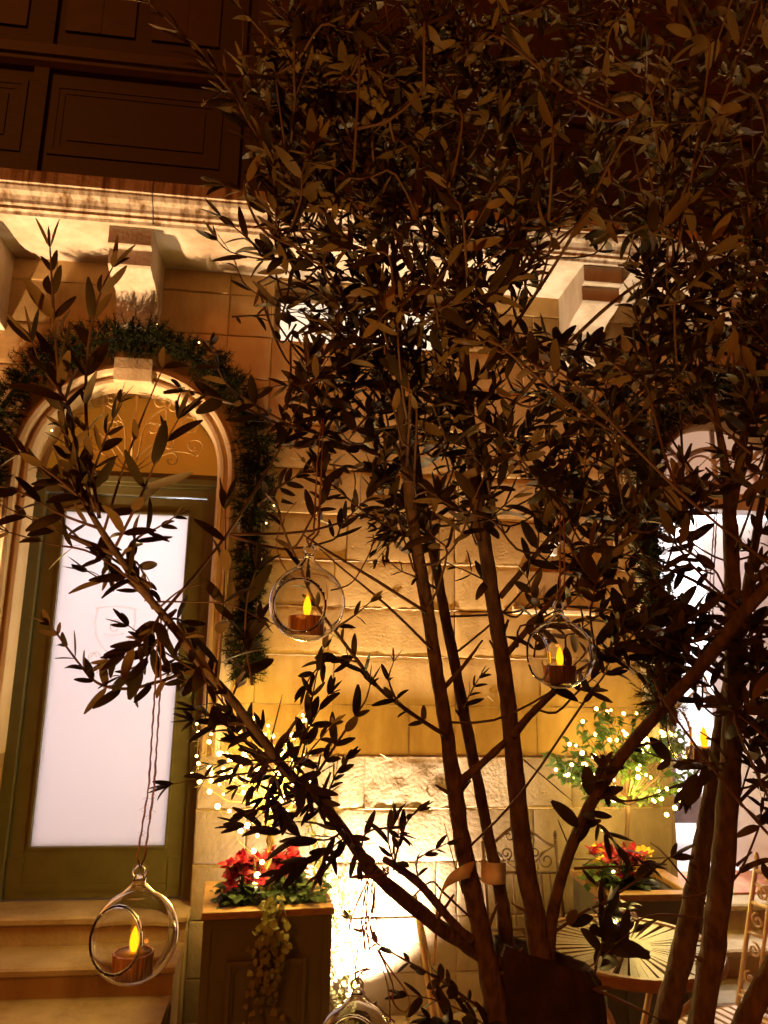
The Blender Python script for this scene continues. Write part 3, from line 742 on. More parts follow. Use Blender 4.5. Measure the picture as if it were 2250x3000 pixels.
# ------------------------------------------------------------------ garden furniture
def scroll(mb, c, r, a0, turns, hand, ax, rad=.004):
    pts = []
    for k in range(22):
        t = k/21; a = a0 + hand*turns*2*math.pi*t; q = r*(1-.75*t)
        pts.append(tuple(V(c) + V(ax)*q*math.cos(a) + V((0,0,1))*q*math.sin(a)))
    mb.tube(pts, rad, 6)
def chair(loc, rz, m, label, w=.38, back=.90, rake=.10, col=False):
    # local: faces -Y, back at +Y
    g = empty('garden_chair', loc, label, 'chair', 'scrolled metal garden chairs', rz)
    sz = .45; by = .20
    st = MB()
    for k in range(11):
        y = -.2 + .04*k; st.box(-w/2+.012, w/2-.012, y-.012, y+.012, sz-.005, sz+.004)
    st.tube([(-w/2,-.22,sz-.006),(w/2,-.22,sz-.006),(w/2,.22,sz-.006),(-w/2,.22,sz-.006)], .009, 8, close=True); st.build('seat', m, g)
    def bk(x, z): return (x, by + rake*(z-sz)/(back-sz), z)
    fr = MB()
    for s in (-1, 1):
        fr.tube([bk(s*w/2, sz-.02), bk(s*w/2, back-.02)], .009, 8)
        fr.lathe([(.0001,.035),(.008,.025),(.011,.012),(.007,0),(.011,-.004),(.0001,-.01)], bk(s*w/2, back-.01), 12)
        scroll(fr, bk(s*(w/2-.055), back-.105), .042, R_(90), 1.3, s, (1,0,0)); scroll(fr, bk(s*.07, back-.075), .03, R_(-90), 1.3, -s, (1,0,0))
        scroll(fr, bk(s*.05, back+.0), .028, R_(90), 1.2, s, (1,0,0), .0035)
        fr.tube([bk(s*(w/2-.02), back-.05), bk(s*.12, back-.07), bk(s*.06, back-.12), bk(s*.02, back-.14)], .0035, 6)
    zt = back - .155
    fr.tube([bk(w/2*x, back-.045 + .085*(math.cos(x*math.pi)+1)/2) for x in [k/12-1 for k in range(25)]], .008, 8)
    fr.tube([bk(-w/2, zt), bk(w/2, zt)], .008, 8); fr.tube([bk(-w/2, sz+.03), bk(w/2, sz+.03)], .008, 8)
    if col:
        for s in (-1, 1):
            xi = s*(w/2-.075); fr.tube([bk(xi, sz+.0), bk(xi, back-.05)], .007, 8)
            for q in range(4):
                z = sz + .09 + .095*q; scroll(fr, bk(s*(w/2-.038), z), .028, R_(90), 1.25, -1 if q % 2 else 1, (1,0,0), .0045)
            for z in (sz+.045, sz+.235, back-.09): fr.tube([bk(s*w/2, z), bk(xi, z)], .006, 6)
    fr.build('back_frame', m, g, smooth=True)
    for k in ((3, 4, 5) if col else range(1, 8)):
        x = -w/2 + w*k/8; s_ = MB(); rad = .0075 if k % 2 == 0 else .004
        s_.tube([bk(x, zt), bk(x, sz+.03)], rad, 6); s_.build('back_slat', m, g)
    for sx in (-1, 1):
        MB().tube([(sx*(w/2-.01),-.215,sz-.01),(sx*(w/2),-.22,.2),(sx*(w/2+.015),-.245,0)], .01, 8).build('leg', m, g, smooth=True)
        MB().tube([(sx*(w/2-.0),.205,sz-.01),(sx*(w/2),.22,.2),(sx*(w/2+.015),.27,0)], .01, 8).build('leg', m, g, smooth=True)
    return g
c1 = atY(1138, 1990, 3.62)
chair((c1.x+.0, 3.42, 0), 0, M['chair'], 'brown metal garden chair with scrolled back standing against the bright wall', w=.36, back=.86)
c2 = atZ(1594, 2168, .45); a2 = R_(-72); W2 = .44
chair((c2.x - (math.cos(a2)*-W2/2 - math.sin(a2)*.2), c2.y - (math.sin(a2)*-W2/2 + math.cos(a2)*.2), 0), a2, M['chairp'], 'pale metal garden chair at the right edge turned sideways to the table', w=W2, back=.94, rake=.16, col=True)
# round table
TZ = .72; tc = atZ(1357, 2042, TZ); TR = .30
tb_ = empty('round_table', (tc.x, tc.y, 0), 'round garden table with a top of radiating pale slats behind the stump', 'table')
tp = MB()
for k in range(48):
    a = 2*math.pi*(k + .3*math.sin(k*7.3))/48; r0, r1 = .075, TR-.008; w = .0095
    d = V((math.cos(a), math.sin(a), 0)); s = V((-d.y, d.x, 0))
    i = len(tp.v); w = .0105
    for z in (TZ-.012, TZ): tp.v += [tuple(d*r0 - s*w*.4 + V((0,0,z))), tuple(d*r1 - s*w*1.25 + V((0,0,z))), tuple(d*r1 + s*w*1.25 + V((0,0,z))), tuple(d*r0 + s*w*.4 + V((0,0,z)))]
    tp.f += [(i+4,i+5,i+6,i+7),(i+3,i+2,i+1,i),(i,i+1,i+5,i+4),(i+1,i+2,i+6,i+5),(i+2,i+3,i+7,i+6),(i+3,i,i+4,i+7)]
tp.lathe([(.0001,TZ+.001),(.08,TZ+.001),(.085,TZ-.004),(.085,TZ-.014),(.0001,TZ-.014)], seg=40)
tp.build('slats', M['table'], tb_)
MB().lathe([(TR-.012,TZ-.03),(TR+.012,TZ-.03),(TR+.016,TZ-.02),(TR+.016,TZ),(TR+.01,TZ+.006),(TR-.008,TZ+.006),(TR-.012,TZ),(TR-.012,TZ-.03)], seg=64).build('rim', M['trim_wood'], tb_, smooth=False)
for k in range(4):
    a = R_(40 + 90*k); d = V((math.cos(a), math.sin(a), 0))
    MB().tube([tuple(d*q + V((0,0,z))) for q, z in ((.26,TZ-.02),(.25,.64),(.16,.55),(.07,.42),(.06,.3),(.12,.15),(.24,.02),(.27,.012))], .011, 8).build('leg', M['chairp'], tb_, smooth=True)
MB().lathe([(.062,.36),(.075,.36),(.075,.375),(.062,.375),(.062,.36)], seg=32).build('leg_ring', M['chairp'], tb_)
# arrangement on the table
pt_ = atZ(1335, 2032, TZ+.002)
fp = empty('flower_pot', pt_, 'small dark pot of pink red blooms on the round table', 'flower pot')
MB().lathe([(.0001,0),(.035,0),(.048,.07),(.052,.075),(.046,.078),(.04,.07),(.0001,.07)], pt_, 24).build('pot', M['black'], fp, smooth=True, world=True)
pm = MB(); lm = MB()
for k in range(26):
    a = rr.uniform(0, 6.28); o = pt_ + V((.04*math.cos(a), .04*math.sin(a), rr.uniform(.07,.12)))
    (pm if k % 2 else lm).leaf(o, V((math.cos(a), math.sin(a), rr.uniform(0,.8))), (0,0,1), .05, .028, curl=.5, n=4, shape=1)
pm.build('petals', M['red'], fp, smooth=True, world=True); lm.build('foliage', M['pgreen'], fp, smooth=True, world=True)
fbp = atZ(1330, 1990, TZ+.13)
fl_ = empty('table_light', fbp - V((0,0,.0)), 'single warm light bulb among the blooms on the round table', 'light')
MB().sphere(fbp, .007, 10, 6).build('bulb', M['bulb'], fl_, smooth=True, world=True)
MB().tube([pt_ + V((0,0,.07)), fbp + V((.01,0,-.02)), fbp + V((0,0,-.0065))], .0015, 5).build('wire', M['wire'], fl_, world=True)
# leaning stick
sk = empty('wooden_stick', atZ(932, 2130, 0.02), 'thin weathered wooden stick leaning in front of the bright wall', 'stick')
q0 = atY(896, 1935, 3.2); q1 = atY(940, 2212, 2.9); q1b = q0 + (q1-q0)*1.6
MB().tube([q0, q0.lerp(q1b, .3), q0.lerp(q1b, .7), q1b], [.009,.012,.013,.014], 7, rough=.25).build('shaft', M['stick'], sk, smooth=True, world=True)
MB().tube([q0 + V((.02,.02,-.05)), q1b + V((.035,.02,0))], [.006,.009], 6).build('side_shaft', M['stick'], sk, world=True)

# ------------------------------------------------------------------ olive trees
RT = RM.transposed()
def prj(p):
    v = RT @ (p - CAM); return ((W0/2 + F*v.x/-v.z)/K, (H0/2 - F*v.y/-v.z)/K)
FD = F / K
def cr_spline(pts, sub=6):
    out = []; n = len(pts)
    for i in range(n-1):
        p0, p1, p2, p3 = pts[max(i-1,0)], pts[i], pts[i+1], pts[min(i+2,n-1)]
        for k in range(sub):
            t = k/sub
            out.append([.5*((2*b) + (-a+c)*t + (2*a-5*b+4*c-d)*t*t + (-a+3*b-3*c+d)*t**3) for a, b, c, d in zip(p0, p1, p2, p3)])
    out.append(list(pts[-1])); return out
class Tree:
    def __init__(s, root): s.root = root; s.nodes = []; s.lv = MB(); s.tw = MB(); s.rr = random.Random(len(root.name) + 5)
    def stem(s, pts, name='stem', node=True, stubs=0, rough=.16):
        q = cr_spline(pts); p3 = [P(x, y, d) for x, y, d, w in q]; rad = [max(.0015, w*d/FD/2) for x, y, d, w in q]
        mb = MB(); mb.tube(p3, rad, 12, rough=rough)
        for k in range(stubs):
            i = int(s.rr.uniform(.05, .95)*(len(p3)-1)); d = V((s.rr.uniform(-1,1), s.rr.uniform(-.5,.3), s.rr.uniform(-.1,.9))).normalized()
            L = s.rr.uniform(.015, .07) + rad[i]; mb.tube([p3[i], p3[i] + d*(rad[i]+.004), p3[i] + d*L], [rad[i]*.6, .004, .002], 6, rough=.3)
            mb.sphere(p3[i] + d*rad[i]*.6, rad[i]*.55, 7, 5)
        mb.build(name, M['bark'], s.root, smooth=True, world=True)
        if node: s.nodes += p3
        return p3
    def put_leaves(s, pts, n, L, start=.12, spread=55, asp=.27, tip=True, one=1.0):
        rr = s.rr; cum = [0]
        for a, b in zip(pts, pts[1:]): cum.append(cum[-1] + (b-a).length)
        tot = cum[-1]; ph = rr.uniform(0, 3.1)
        def at(q):
            for i in range(len(pts)-1):
                if cum[i+1] >= q - 1e-9:
                    t = (q-cum[i])/max(1e-9, cum[i+1]-cum[i]); return pts[i].lerp(pts[i+1], t), (pts[i+1]-pts[i]).normalized()
            return pts[-1], (pts[-1]-pts[-2]).normalized()
        for k in range(n):
            f = start + (1-start)*k/max(1, n-1); o, t = at(tot*f)
            u = t.orthogonal().normalized(); w = t.cross(u)
            ph += math.pi/2 + rr.uniform(-.5,.5); side = u*math.cos(ph) + w*math.sin(ph)
            for sg in (1, -1):
                if rr.random() > one: continue
                sp = R_(spread + rr.uniform(-16,16))*(1 - .45*f)
                d = t*math.cos(sp) + side*sg*math.sin(sp) + V((0,0,rr.uniform(-.22,.12)))
                l = L*rr.uniform(.58, 1.18)*(1 - .35*max(0, f-.7)/.3)
                up = V((rr.uniform(-.9,.9), rr.uniform(-1.3,.35), rr.uniform(.25,1)))
                s.lv.leaf(o, d, up, l, l*asp*rr.uniform(.85, 1.25), curl=rr.choice((rr.uniform(-.12,.3), rr.uniform(.15,.52))), fold=rr.uniform(-.30,.08), n=6)
        if tip:
            o, t = at(tot)
            for sg in (-.25, .25): s.lv.leaf(o, t + V((sg, 0, sg*.5)), V((rr.uniform(-.6,.6),-.3,1)), L*.75, L*.2, curl=.15, fold=-.2)
    def twig(s, pts, d0, d1, n=7, L=.058, r=.0022, start=.1, spread=55, asp=.26, tip=True, one=1.0, node=False):
        m = len(pts); q = cr_spline([(x, y, d0 + (d1-d0)*i/(m-1)) for i, (x, y) in enumerate(pts)], 5)
        p3 = [P(*a) for a in q]; k = len(p3)
        s.tw.tube(p3, [r*(1 - .62*i/(k-1)) for i in range(k)], 6, rough=.15)
        if n: s.put_leaves(p3, n, L, start, spread, asp, tip, one)
        if node: s.nodes += p3
        return p3
    def fill(s, poly, count, d0, d1, rng=(.10, .20), L=.056, holes=(), dirb=(0, .15, .55), n=(5, 9)):
        rr = s.rr; xs = [p[0] for p in poly]; ys = [p[1] for p in poly]; made = 0; tries = 0
        def inp(x, y):
            c = False; j = len(poly)-1
            for i in range(len(poly)):
                (a, b), (e, f) = poly[i], poly[j]
                if (b > y) != (f > y) and x < (e-a)*(y-b)/(f-b) + a: c = not c
                j = i
            return c
        while made < count and tries < count*30:
            tries += 1
            x, y = rr.uniform(min(xs), max(xs)), rr.uniform(min(ys), max(ys))
            if not inp(x, y): continue
            tipp = P(x, y, rr.uniform(d0, d1)); dd = V((rr.uniform(-.8,.8)+dirb[0], rr.uniform(-.6,.6), rr.uniform(-.35,.6)+dirb[2]*.6)).normalized()
            Lt = rr.uniform(*rng); b = tipp - dd*Lt
            md = b.lerp(tipp, .5) + V((rr.uniform(-.02,.02), rr.uniform(-.02,.02), -.012))
            if any(rr.random() < pr and any((u-hx)**2/a**2 + (w-hy)**2/bb**2 < 1 for u, w in (prj(b), prj(md), prj(tipp))) for hx, hy, a, bb, pr in holes): continue
            pts = [b, b.lerp(md, .55), md, md.lerp(tipp, .55), tipp]
            # joined to the nearest lower branch point
            best, bd_ = None, 9
            for q in s.nodes:
                if (b-q).dot(dd) < .35*(b-q).length: continue
                dq = (q-b).length + max(0, q.z - b.z)*2.5
                if dq < bd_: bd_, best = dq, q
            if best is not None and (best-b).length < .45:
                mm = best.lerp(b, .5) + V((0, 0, -.02))
                ps = [V(q) for q in cr_spline([tuple(q) for q in [best, mm, b] + pts[1:]], 3)]; s.tw.tube(ps, [.0026 - .0018*i/(len(ps)-1) for i in range(len(ps))], 5)
                s.nodes += [mm, b, md]
            else: s.tw.tube(pts, [.0024,.0021,.0018,.0014,.001], 5)
            s.put_leaves(pts, rr.randint(*n), L*rr.uniform(.85,1.12), .05, 55, .29)
            made += 1
    def done(s):
        s.tw.build('twigs', M['twig'], s.root, smooth=True, world=True)
        s.lv.build('foliage', M['leaf'], s.root, smooth=True, world=True)
sp_ = P(1170, 2070, 1.5)
t1 = Tree(empty('olive_tree', (sp_.x, sp_.y, 0), 'many stemmed young olive tree sprouting from a thick dark stump in the centre foreground', 'tree', 'olive trees in front of the house'))
# stump
sm = MB(); zt = sp_.z; N_ = 40; rings = [(.155,0),(.14,.1),(.128,.35),(.122,.7),(.12,.9),(.118,zt-.06),(.112,zt-.01),(.098,zt+.012),(.06,zt-.01),(.0005,zt-.03)]
fine = []
for (r0, z0), (r1, z1) in zip(rings, rings[1:]):
    for k in range(6): fine.append((r0+(r1-r0)*k/6, z0+(z1-z0)*k/6))
for r, z in fine:
    for k in range(N_*2):
        a = math.pi*k/N_; q = V((math.cos(a)*2.2, math.sin(a)*2.2, z*3)); rr_ = r*(1 + .10*noise.noise(q) + .07*noise.noise(V((math.cos(a)*7, math.sin(a)*7, z*5))) )
        zz = z - (.03*math.cos(a-.4) if z > zt-.2 else 0)*min(1, (z-zt+.2)/.2)
        sm.v.append((sp_.x + rr_*math.cos(a), sp_.y + rr_*math.sin(a), zz))
m_ = N_*2
for i in range(len(fine)-1):
    for k in range(m_): sm.f.append((i*m_+k, i*m_+(k+1)%m_, (i+1)*m_+(k+1)%m_, (i+1)*m_+k))
sm.f.append(tuple((len(fine)-1)*m_ + k for k in range(m_)))
sm.build('stump', M['stump'], t1.root, smooth=True, world=True)
A_ = t1.stem([(1078,2225,1.42,60),(1058,2110,1.42,48),(1035,1990,1.42,44),(1003,1840,1.42,38),(982,1700,1.42,36),(962,1560,1.42,31),(942,1440,1.42,30),(922,1310,1.42,29),(903,1200,1.42,28),(888,1090,1.42,27),(876,980,1.42,25),(866,850,1.43,20),(860,700,1.44,15),(850,540,1.45,10),(835,380,1.46,6),(815,220,1.46,4)], stubs=9)
B_ = t1.stem([(1098,2080,1.55,36),(1090,1990,1.55,34),(1076,1900,1.55,28),(1056,1810,1.55,26),(1032,1690,1.55,24),(1008,1570,1.55,25),(985,1450,1.55,24),(965,1350,1.55,23),(945,1240,1.55,22),(925,1140,1.55,21),(905,1040,1.54,20),(895,920,1.53,16),(905,760,1.52,12),(925,580,1.51,8),(935,400,1.5,5)], stubs=7)
C_ = t1.stem([(1185,2225,1.44,62),(1172,2110,1.44,54),(1155,1980,1.44,46),(1128,1820,1.44,42),(1110,1640,1.44,38),(1092,1480,1.44,36),(1072,1340,1.44,34),(1050,1200,1.44,32),(1032,1080,1.44,30),(1018,950,1.44,28),(1005,800,1.44,25),(988,620,1.44,21),(975,480,1.44,17),(965,350,1.44,13),(955,200,1.44,10),(946,50,1.44,8),(940,-90,1.44,6)], stubs=10)
D_ = t1.stem([(1180,2190,1.45,28.2),(1186,2080,1.45,26.8),(1196,1960,1.43,25.4),(1238,1820,1.40,24.7),(1295,1705,1.36,25.4),(1372,1598,1.31,26.1),(1452,1508,1.26,26.8),(1535,1415,1.21,28.2),(1605,1325,1.17,26.8),(1690,1240,1.13,25.4)], stubs=7)
E_ = t1.stem([(1075,2085,1.44,36.5),(1010,2040,1.43,34.4),(950,2002,1.40,31.6),(880,1948,1.36,30.9),(805,1880,1.32,28.1),(742,1795,1.28,24.6),(690,1728,1.25,22.5),(622,1668,1.21,20.3),(562,1590,1.17,19.6),(500,1510,1.12,19.6),(430,1430,1.08,19.0),(370,1350,1.05,17.6),(312,1280,1.02,16.1),(262,1210,1.0,14.8),(215,1140,.98,13.3),(180,1080,.96,10.5),(150,1030,.95,7.0)], name='low_branch', stubs=9)
# fork branches
for pts in ([(1108,1588,1.44,17),(1060,1632,1.43,16),(1010,1676,1.42,18),(985,1702,1.42,22)], [(945,1500,1.43,14),(968,1476,1.44,11),(1000,1440,1.46,9),(1042,1383,1.48,4)],
            [(1108,1590,1.43,18),(1140,1550,1.40,16),(1200,1492,1.36,14),(1255,1452,1.33,10),(1295,1428,1.31,6)],
            [(1080,1290,1.44,14),(1160,1195,1.42,12),(1245,1098,1.40,10),(1335,1020,1.38,7),(1420,950,1.37,5)],
            [(1095,1412,1.44,14),(1160,1335,1.42,12),(1222,1264,1.40,10),(1290,1180,1.38,8),(1360,1110,1.36,6)],
            [(1020,980,1.44,14),(1110,870,1.42,11),(1230,740,1.40,9),(1340,640,1.38,7),(1460,560,1.36,5)],
            [(1000,740,1.44,12),(1080,600,1.46,10),(1150,450,1.48,8),(1200,280,1.5,6),(1230,120,1.5,4)],
            [(985,600,1.44,11),(900,480,1.40,9),(800,380,1.36,7),(720,270,1.33,5)],
            [(970,420,1.44,9),(1040,280,1.44,7),(1090,120,1.44,5),(1110,-20,1.44,4)],
            [(905,1050,1.5,12),(830,930,1.5,10),(750,850,1.48,8),(660,780,1.45,6),(600,700,1.43,4)],
            [(870,900,1.43,11),(800,740,1.40,9),(730,620,1.37,7),(650,500,1.34,5)],
            [(1015,960,1.44,10),(1090,1010,1.5,8),(1180,960,1.55,7),(1290,900,1.58,5),(1400,860,1.6,4)],
            [(830,1855,1.33,15),(905,1908,1.36,17),(975,1990,1.39,18),(1020,2030,1.41,18)],
            [(1005,850,1.44,10),(1100,720,1.35,8),(1230,520,1.28,7),(1330,330,1.24,6),(1420,180,1.22,4)]):
    t1.stem(pts, name='branch', rough=.2)
# --- small dense sprays all along the low branch
rz = random.Random(31)
for k in range(21):
    i = int((.30 + .68*rz.random())*(len(E_)-1)); o = E_[i]; L_ = rz.uniform(.06, .14)
    d = V((rz.uniform(-.9,.5), rz.uniform(-.7,.5), rz.uniform(-.55,.8))).normalized(); m_ = o + d*L_*.5 + V((0,0,.008)); e = o + d*L_ + V((0,0,rz.uniform(-.02,.03)))
    ps = [V(q) for q in cr_spline([tuple(o), tuple(m_), tuple(e)], 4)]
    t1.tw.tube(ps, [.0022 - .0014*j/(len(ps)-1) for j in range(len(ps))], 5); t1.put_leaves(ps, rz.randint(3, 6), rz.uniform(.036, .05), .15, 52, .30)
# --- traced leafy shoots of the low branch (left)
T = t1.twig
T([(165,1060),(140,930),(122,760),(113,620),(108,535)], .95,.93, n=11, L=0.0504, r=.0028, start=.05, spread=42)
T([(215,1120),(190,960),(186,810),(198,700),(222,620),(243,578)], .97,.95, n=9, L=0.0554, r=.0026, start=.12, spread=42)
T([(205,1100),(165,980),(150,880),(95,800),(70,740)], .96,.92, n=6, L=0.0588, spread=45, asp=.31)
T([(225,1145),(270,1000),(320,870),(352,795)], .98,.97, n=3, L=0.0504, r=.002, tip=False)
T([(250,1180),(300,1080),(340,990),(385,905)], .98,.96, n=6, L=0.0571, spread=45, asp=.31)
T([(190,1090),(120,1030),(60,990),(-10,960)], .95,.90, n=5, L=0.0521)
T([(210,1140),(130,1110),(60,1070),(-15,1045)], .96,.93, n=5, L=0.0504)
T([(330,1270),(240,1205),(140,1155),(60,1118),(-10,1085)], 1.02,.98, n=6, L=0.0554, spread=40)
T([(300,1265),(200,1195),(110,1175),(20,1150)], 1.0,.98, n=5, L=0.0504)
T([(260,1205),(300,1160),(340,1140),(375,1118)], 1.0,1.0, n=5, L=0.0437)
T([(390,1455),(340,1474),(270,1488),(210,1475),(170,1432),(125,1372),(106,1350)], 1.06,1.0, n=11, L=0.0405, r=.003, spread=62, asp=.31)
T([(345,1330),(320,1370),(285,1402),(235,1425)], 1.03,1.0, n=8, L=0.0440, asp=.31)
T([(360,1345),(330,1400),(300,1440),(260,1460)], 1.04,1.02, n=7, L=0.0440, asp=.33)
T([(310,1285),(270,1255),(230,1255),(190,1235)], 1.02,1.0, n=4, L=0.0440)
T([(330,1300),(400,1300),(490,1305),(560,1335)], 1.03,1.05, n=3, L=0.0396, r=.0017, one=.6)
T([(345,1312),(390,1275),(437,1262)], 1.03,1.03, n=0, r=.0017)
T([(470,1470),(478,1380),(483,1290),(487,1180),(487,1100)], 1.08,1.06, n=6, L=0.0616, r=.002, spread=50, asp=.33)
T([(545,1480),(530,1380),(535,1290),(555,1230)], 1.1,1.1, n=4, L=0.0581, asp=.3)
T([(500,1512),(450,1450),(400,1470),(370,1450)], 1.12,1.08, n=5, L=0.0440)
T([(565,1592),(500,1540),(450,1475),(415,1430)], 1.17,1.12, n=8, L=0.0510, spread=45)
T([(600,1650),(540,1605),(480,1560),(425,1535)], 1.2,1.15, n=7, L=0.0484, spread=45)
T([(600,1662),(540,1670),(450,1680),(375,1693)], 1.2,1.16, n=4, L=0.0528, r=.0025, spread=50)
for k in range(7):
    a = R_(-200 + 52*k); T([(575,1648),(575+38*math.cos(a),1640+34*math.sin(a)),(575+75*math.cos(a),1638+62*math.sin(a))], 1.19,1.18+ .03*math.sin(k), n=2, L=0.0440, r=.0016, start=.4)
T([(600,1668),(580,1700),(600,1740)], 1.2,1.2, n=3, L=0.0616, asp=.31)
T([(690,1730),(660,1720),(600,1715),(570,1722)], 1.25,1.2, n=4, L=0.0440)
T([(655,1735),(668,1700),(718,1620),(765,1550),(790,1512),(799,1480)], 1.25,1.25, n=8, L=0.0493, r=.003, spread=48, asp=.3)
T([(640,1690),(660,1600),(672,1520),(690,1430),(700,1400)], 1.23,1.22, n=6, L=0.0484, spread=40, asp=.27)
T([(630,1680),(650,1600),(670,1500),(688,1440)], 1.22,1.24, n=0, r=.0016)
T([(585,1600),(600,1540),(610,1500)], 1.2,1.2, n=0, r=.0016)
T([(964,1590),(890,1542),(820,1488),(776,1432),(725,1364),(680,1300),(650,1230),(615,1150),(600,1095)], 1.40,1.15, n=14, L=0.0493, r=.0042, spread=45, asp=.26)
T([(720,1360),(765,1330),(800,1300)], 1.22,1.2, n=3, L=0.0440)
T([(770,1430),(720,1420),(680,1450),(660,1480)], 1.27,1.24, n=5, L=0.0440, asp=.33)
T([(860,1520),(840,1470),(850,1430)], 1.34,1.33, n=3, L=0.0396)
T([(920,1322),(798,1245),(698,1184),(655,1155)], 1.4,1.3, n=0, r=.0036)
T([(934,1404),(840,1312),(743,1231),(690,1185)], 1.4,1.32, n=0, r=.003)
T([(885,1160),(840,1140),(780,1100),(720,1050),(660,1000)], 1.42,1.32, n=10, L=0.0396, spread=60, r=.003)
for k in range(5): T([(880,1150),(845,1140+8*k),(815,1120+22*k)], 1.40,1.36+.02*k, n=5, L=0.0334, asp=.26, r=.0016)
T([(910,1250),(870,1235),(842,1215)], 1.42,1.4, n=3, L=0.0308)
T([(742,1795),(700,1815),(620,1800),(530,1783)], 1.28,1.22, n=6, L=0.0660, spread=40, asp=.26)
T([(760,1815),(720,1840),(660,1855),(615,1880)], 1.29,1.24, n=6, L=0.0581, spread=45, asp=.27)
T([(740,1795),(690,1780),(650,1775),(618,1778)], 1.28,1.28, n=2, L=0.0440)
T([(700,1745),(660,1752),(610,1760)], 1.26,1.22, n=4, L=0.0440)
T([(850,1880),(862,1820),(880,1775),(905,1750)], 1.34,1.32, n=5, L=0.0440, spread=35, asp=.3)
T([(850,1860),(838,1810),(850,1770)], 1.34,1.33, n=4, L=0.0528, spread=30)
T([(905,1905),(900,1860),(930,1840),(965,1822)], 1.36,1.36, n=5, L=0.0396)
T([(780,1840),(790,1800),(830,1790),(862,1800)], 1.31,1.3, n=5, L=0.0422)
T([(1045,2180),(990,2146),(944,2113),(868,2070),(814,2037),(755,1985)], 1.42,1.38, n=9, L=0.0317, r=.003, asp=.42)
T([(1060,2200),(1000,2150),(950,2110)], 1.42,1.40, n=6, L=0.0352, asp=.45)
T([(1070,2230),(1010,2190),(940,2160),(880,2150)], 1.40,1.34, n=7, L=0.0581, asp=.3)
T([(1060,2240),(990,2210),(930,2200)], 1.40,1.32, n=6, L=0.0616, asp=.32)
T([(1000,1930),(980,1860),(960,1780)], 1.42,1.42, n=0, r=.0018)
T([(1035,2000),(960,1930),(930,1905),(880,1950)], 1.42,1.40, n=0, r=.003)
# --- right of the stump
T([(1245,1800),(1275,1735),(1290,1690),(1300,1660)], 1.38,1.34, n=5, L=.058, asp=.42)
T([(1290,1715),(1350,1730),(1400,1722),(1440,1705)], 1.36,1.34, n=3, L=.045, r=.0026, one=.6)
T([(1268,1742),(1300,1790),(1350,1840),(1390,1860)], 1.38,1.36, n=7, L=.056)
T([(1200,2012),(1264,1968),(1308,1948),(1400,1885),(1450,1850)], 1.44,1.36, n=4, L=.072, r=.0036, asp=.32)
T([(1240,1876),(1320,1872),(1400,1868)], 1.40,1.40, n=1, L=.05, r=.003)
T([(1285,2100),(1300,2040),(1303,1985),(1310,1955)], 1.38,1.36, n=5, L=.062, asp=.40)
T([(1285,2090),(1330,2040),(1370,2010)], 1.38,1.33, n=4, L=.075, asp=.36)
T([(1270,2130),(1360,2170),(1420,2200)], 1.42,1.38, n=1, r=.004)
T([(1230,1830),(1215,1795),(1205,1770)], 1.4,1.4, n=0, r=.0018)
T([(1130,1640),(1200,1700),(1236,1730)], 1.44,1.42, n=0, r=.0018)
T([(1290,1430),(1330,1420),(1380,1430),(1420,1445)], 1.31,1.30, n=6, L=.052, asp=.36)
T([(1300,1425),(1330,1380),(1350,1330),(1355,1290)], 1.31,1.28, n=6, L=.06, asp=.38)
T([(1320,1415),(1370,1370),(1410,1330)], 1.31,1.28, n=5, L=.07, asp=.33)
T([(1425,1535),(1400,1480),(1360,1440),(1320,1410)], 1.27,1.27, n=4, L=.045)
T([(1130,1220),(1160,1190),(1165,1130),(1180,1090)], 1.42,1.40, n=5, L=.06, asp=.36)
T([(1060,1260),(1010,1235),(985,1225)], 1.44,1.42, n=3, L=.045)
T([(1040,1140),(1080,1100),(1110,1075)], 1.44,1.4, n=4, L=.062, asp=.34)
T([(1150,1420),(1160,1340),(1150,1290),(1140,1250)], 1.40,1.38, n=6, L=.055, asp=.32)
T([(1000,1530),(1020,1490),(1035,1465)], 1.5,1.5, n=4, L=.04)
# --- upper left silhouette
T([(720,480),(640,400),(560,300),(500,200),(440,130),(385,65),(322,8)], 1.33,1.18, n=15, L=.062, r=.0036, spread=42, asp=.27)
T([(800,380),(760,300),(690,180),(600,105),(540,40),(490,-20)], 1.36,1.22, n=13, L=.06, r=.0034, spread=45)
T([(740,600),(680,520),(600,470),(540,420),(485,402)], 1.37,1.28, n=9, L=.058, spread=50)
T([(760,690),(700,640),(640,600),(570,545),(505,490),(478,468)], 1.38,1.30, n=10, L=.058, spread=50)
T([(820,800),(720,740),(640,690),(570,645),(530,615),(512,580)], 1.42,1.34, n=7, L=.056, spread=45, tip=False)
T([(800,480),(690,420),(600,350),(545,285),(495,215),(470,170)], 1.36,1.26, n=12, L=.06, spread=45)
T([(860,950),(760,885),(680,850),(610,832),(560,850)], 1.45,1.36, n=10, L=.055)
T([(820,985),(700,940),(600,915),(500,870),(430,850),(395,842)], 1.42,1.15, n=12, L=.062, spread=45, r=.0034, asp=.31)
T([(640,925),(560,880),(490,830),(462,770),(458,745)], 1.3,1.16, n=8, L=.05, asp=.33)
T([(870,700),(780,560),(690,440),(620,320),(565,215),(530,150)], 1.42,1.28, n=13, L=.058)
T([(700,560),(640,560),(570,560),(500,545),(470,520)], 1.36,1.26, n=7, L=.062)
T([(640,700),(610,740),(585,700),(575,650)], 1.4,1.38, n=4, L=.05)
T([(880,300),(800,190),(740,90),(690,0)], 1.42,1.34, n=9, L=.058, node=True)
T([(720,270),(660,180),(640,80),(650,0)], 1.33,1.28, n=9, L=.058, node=True)
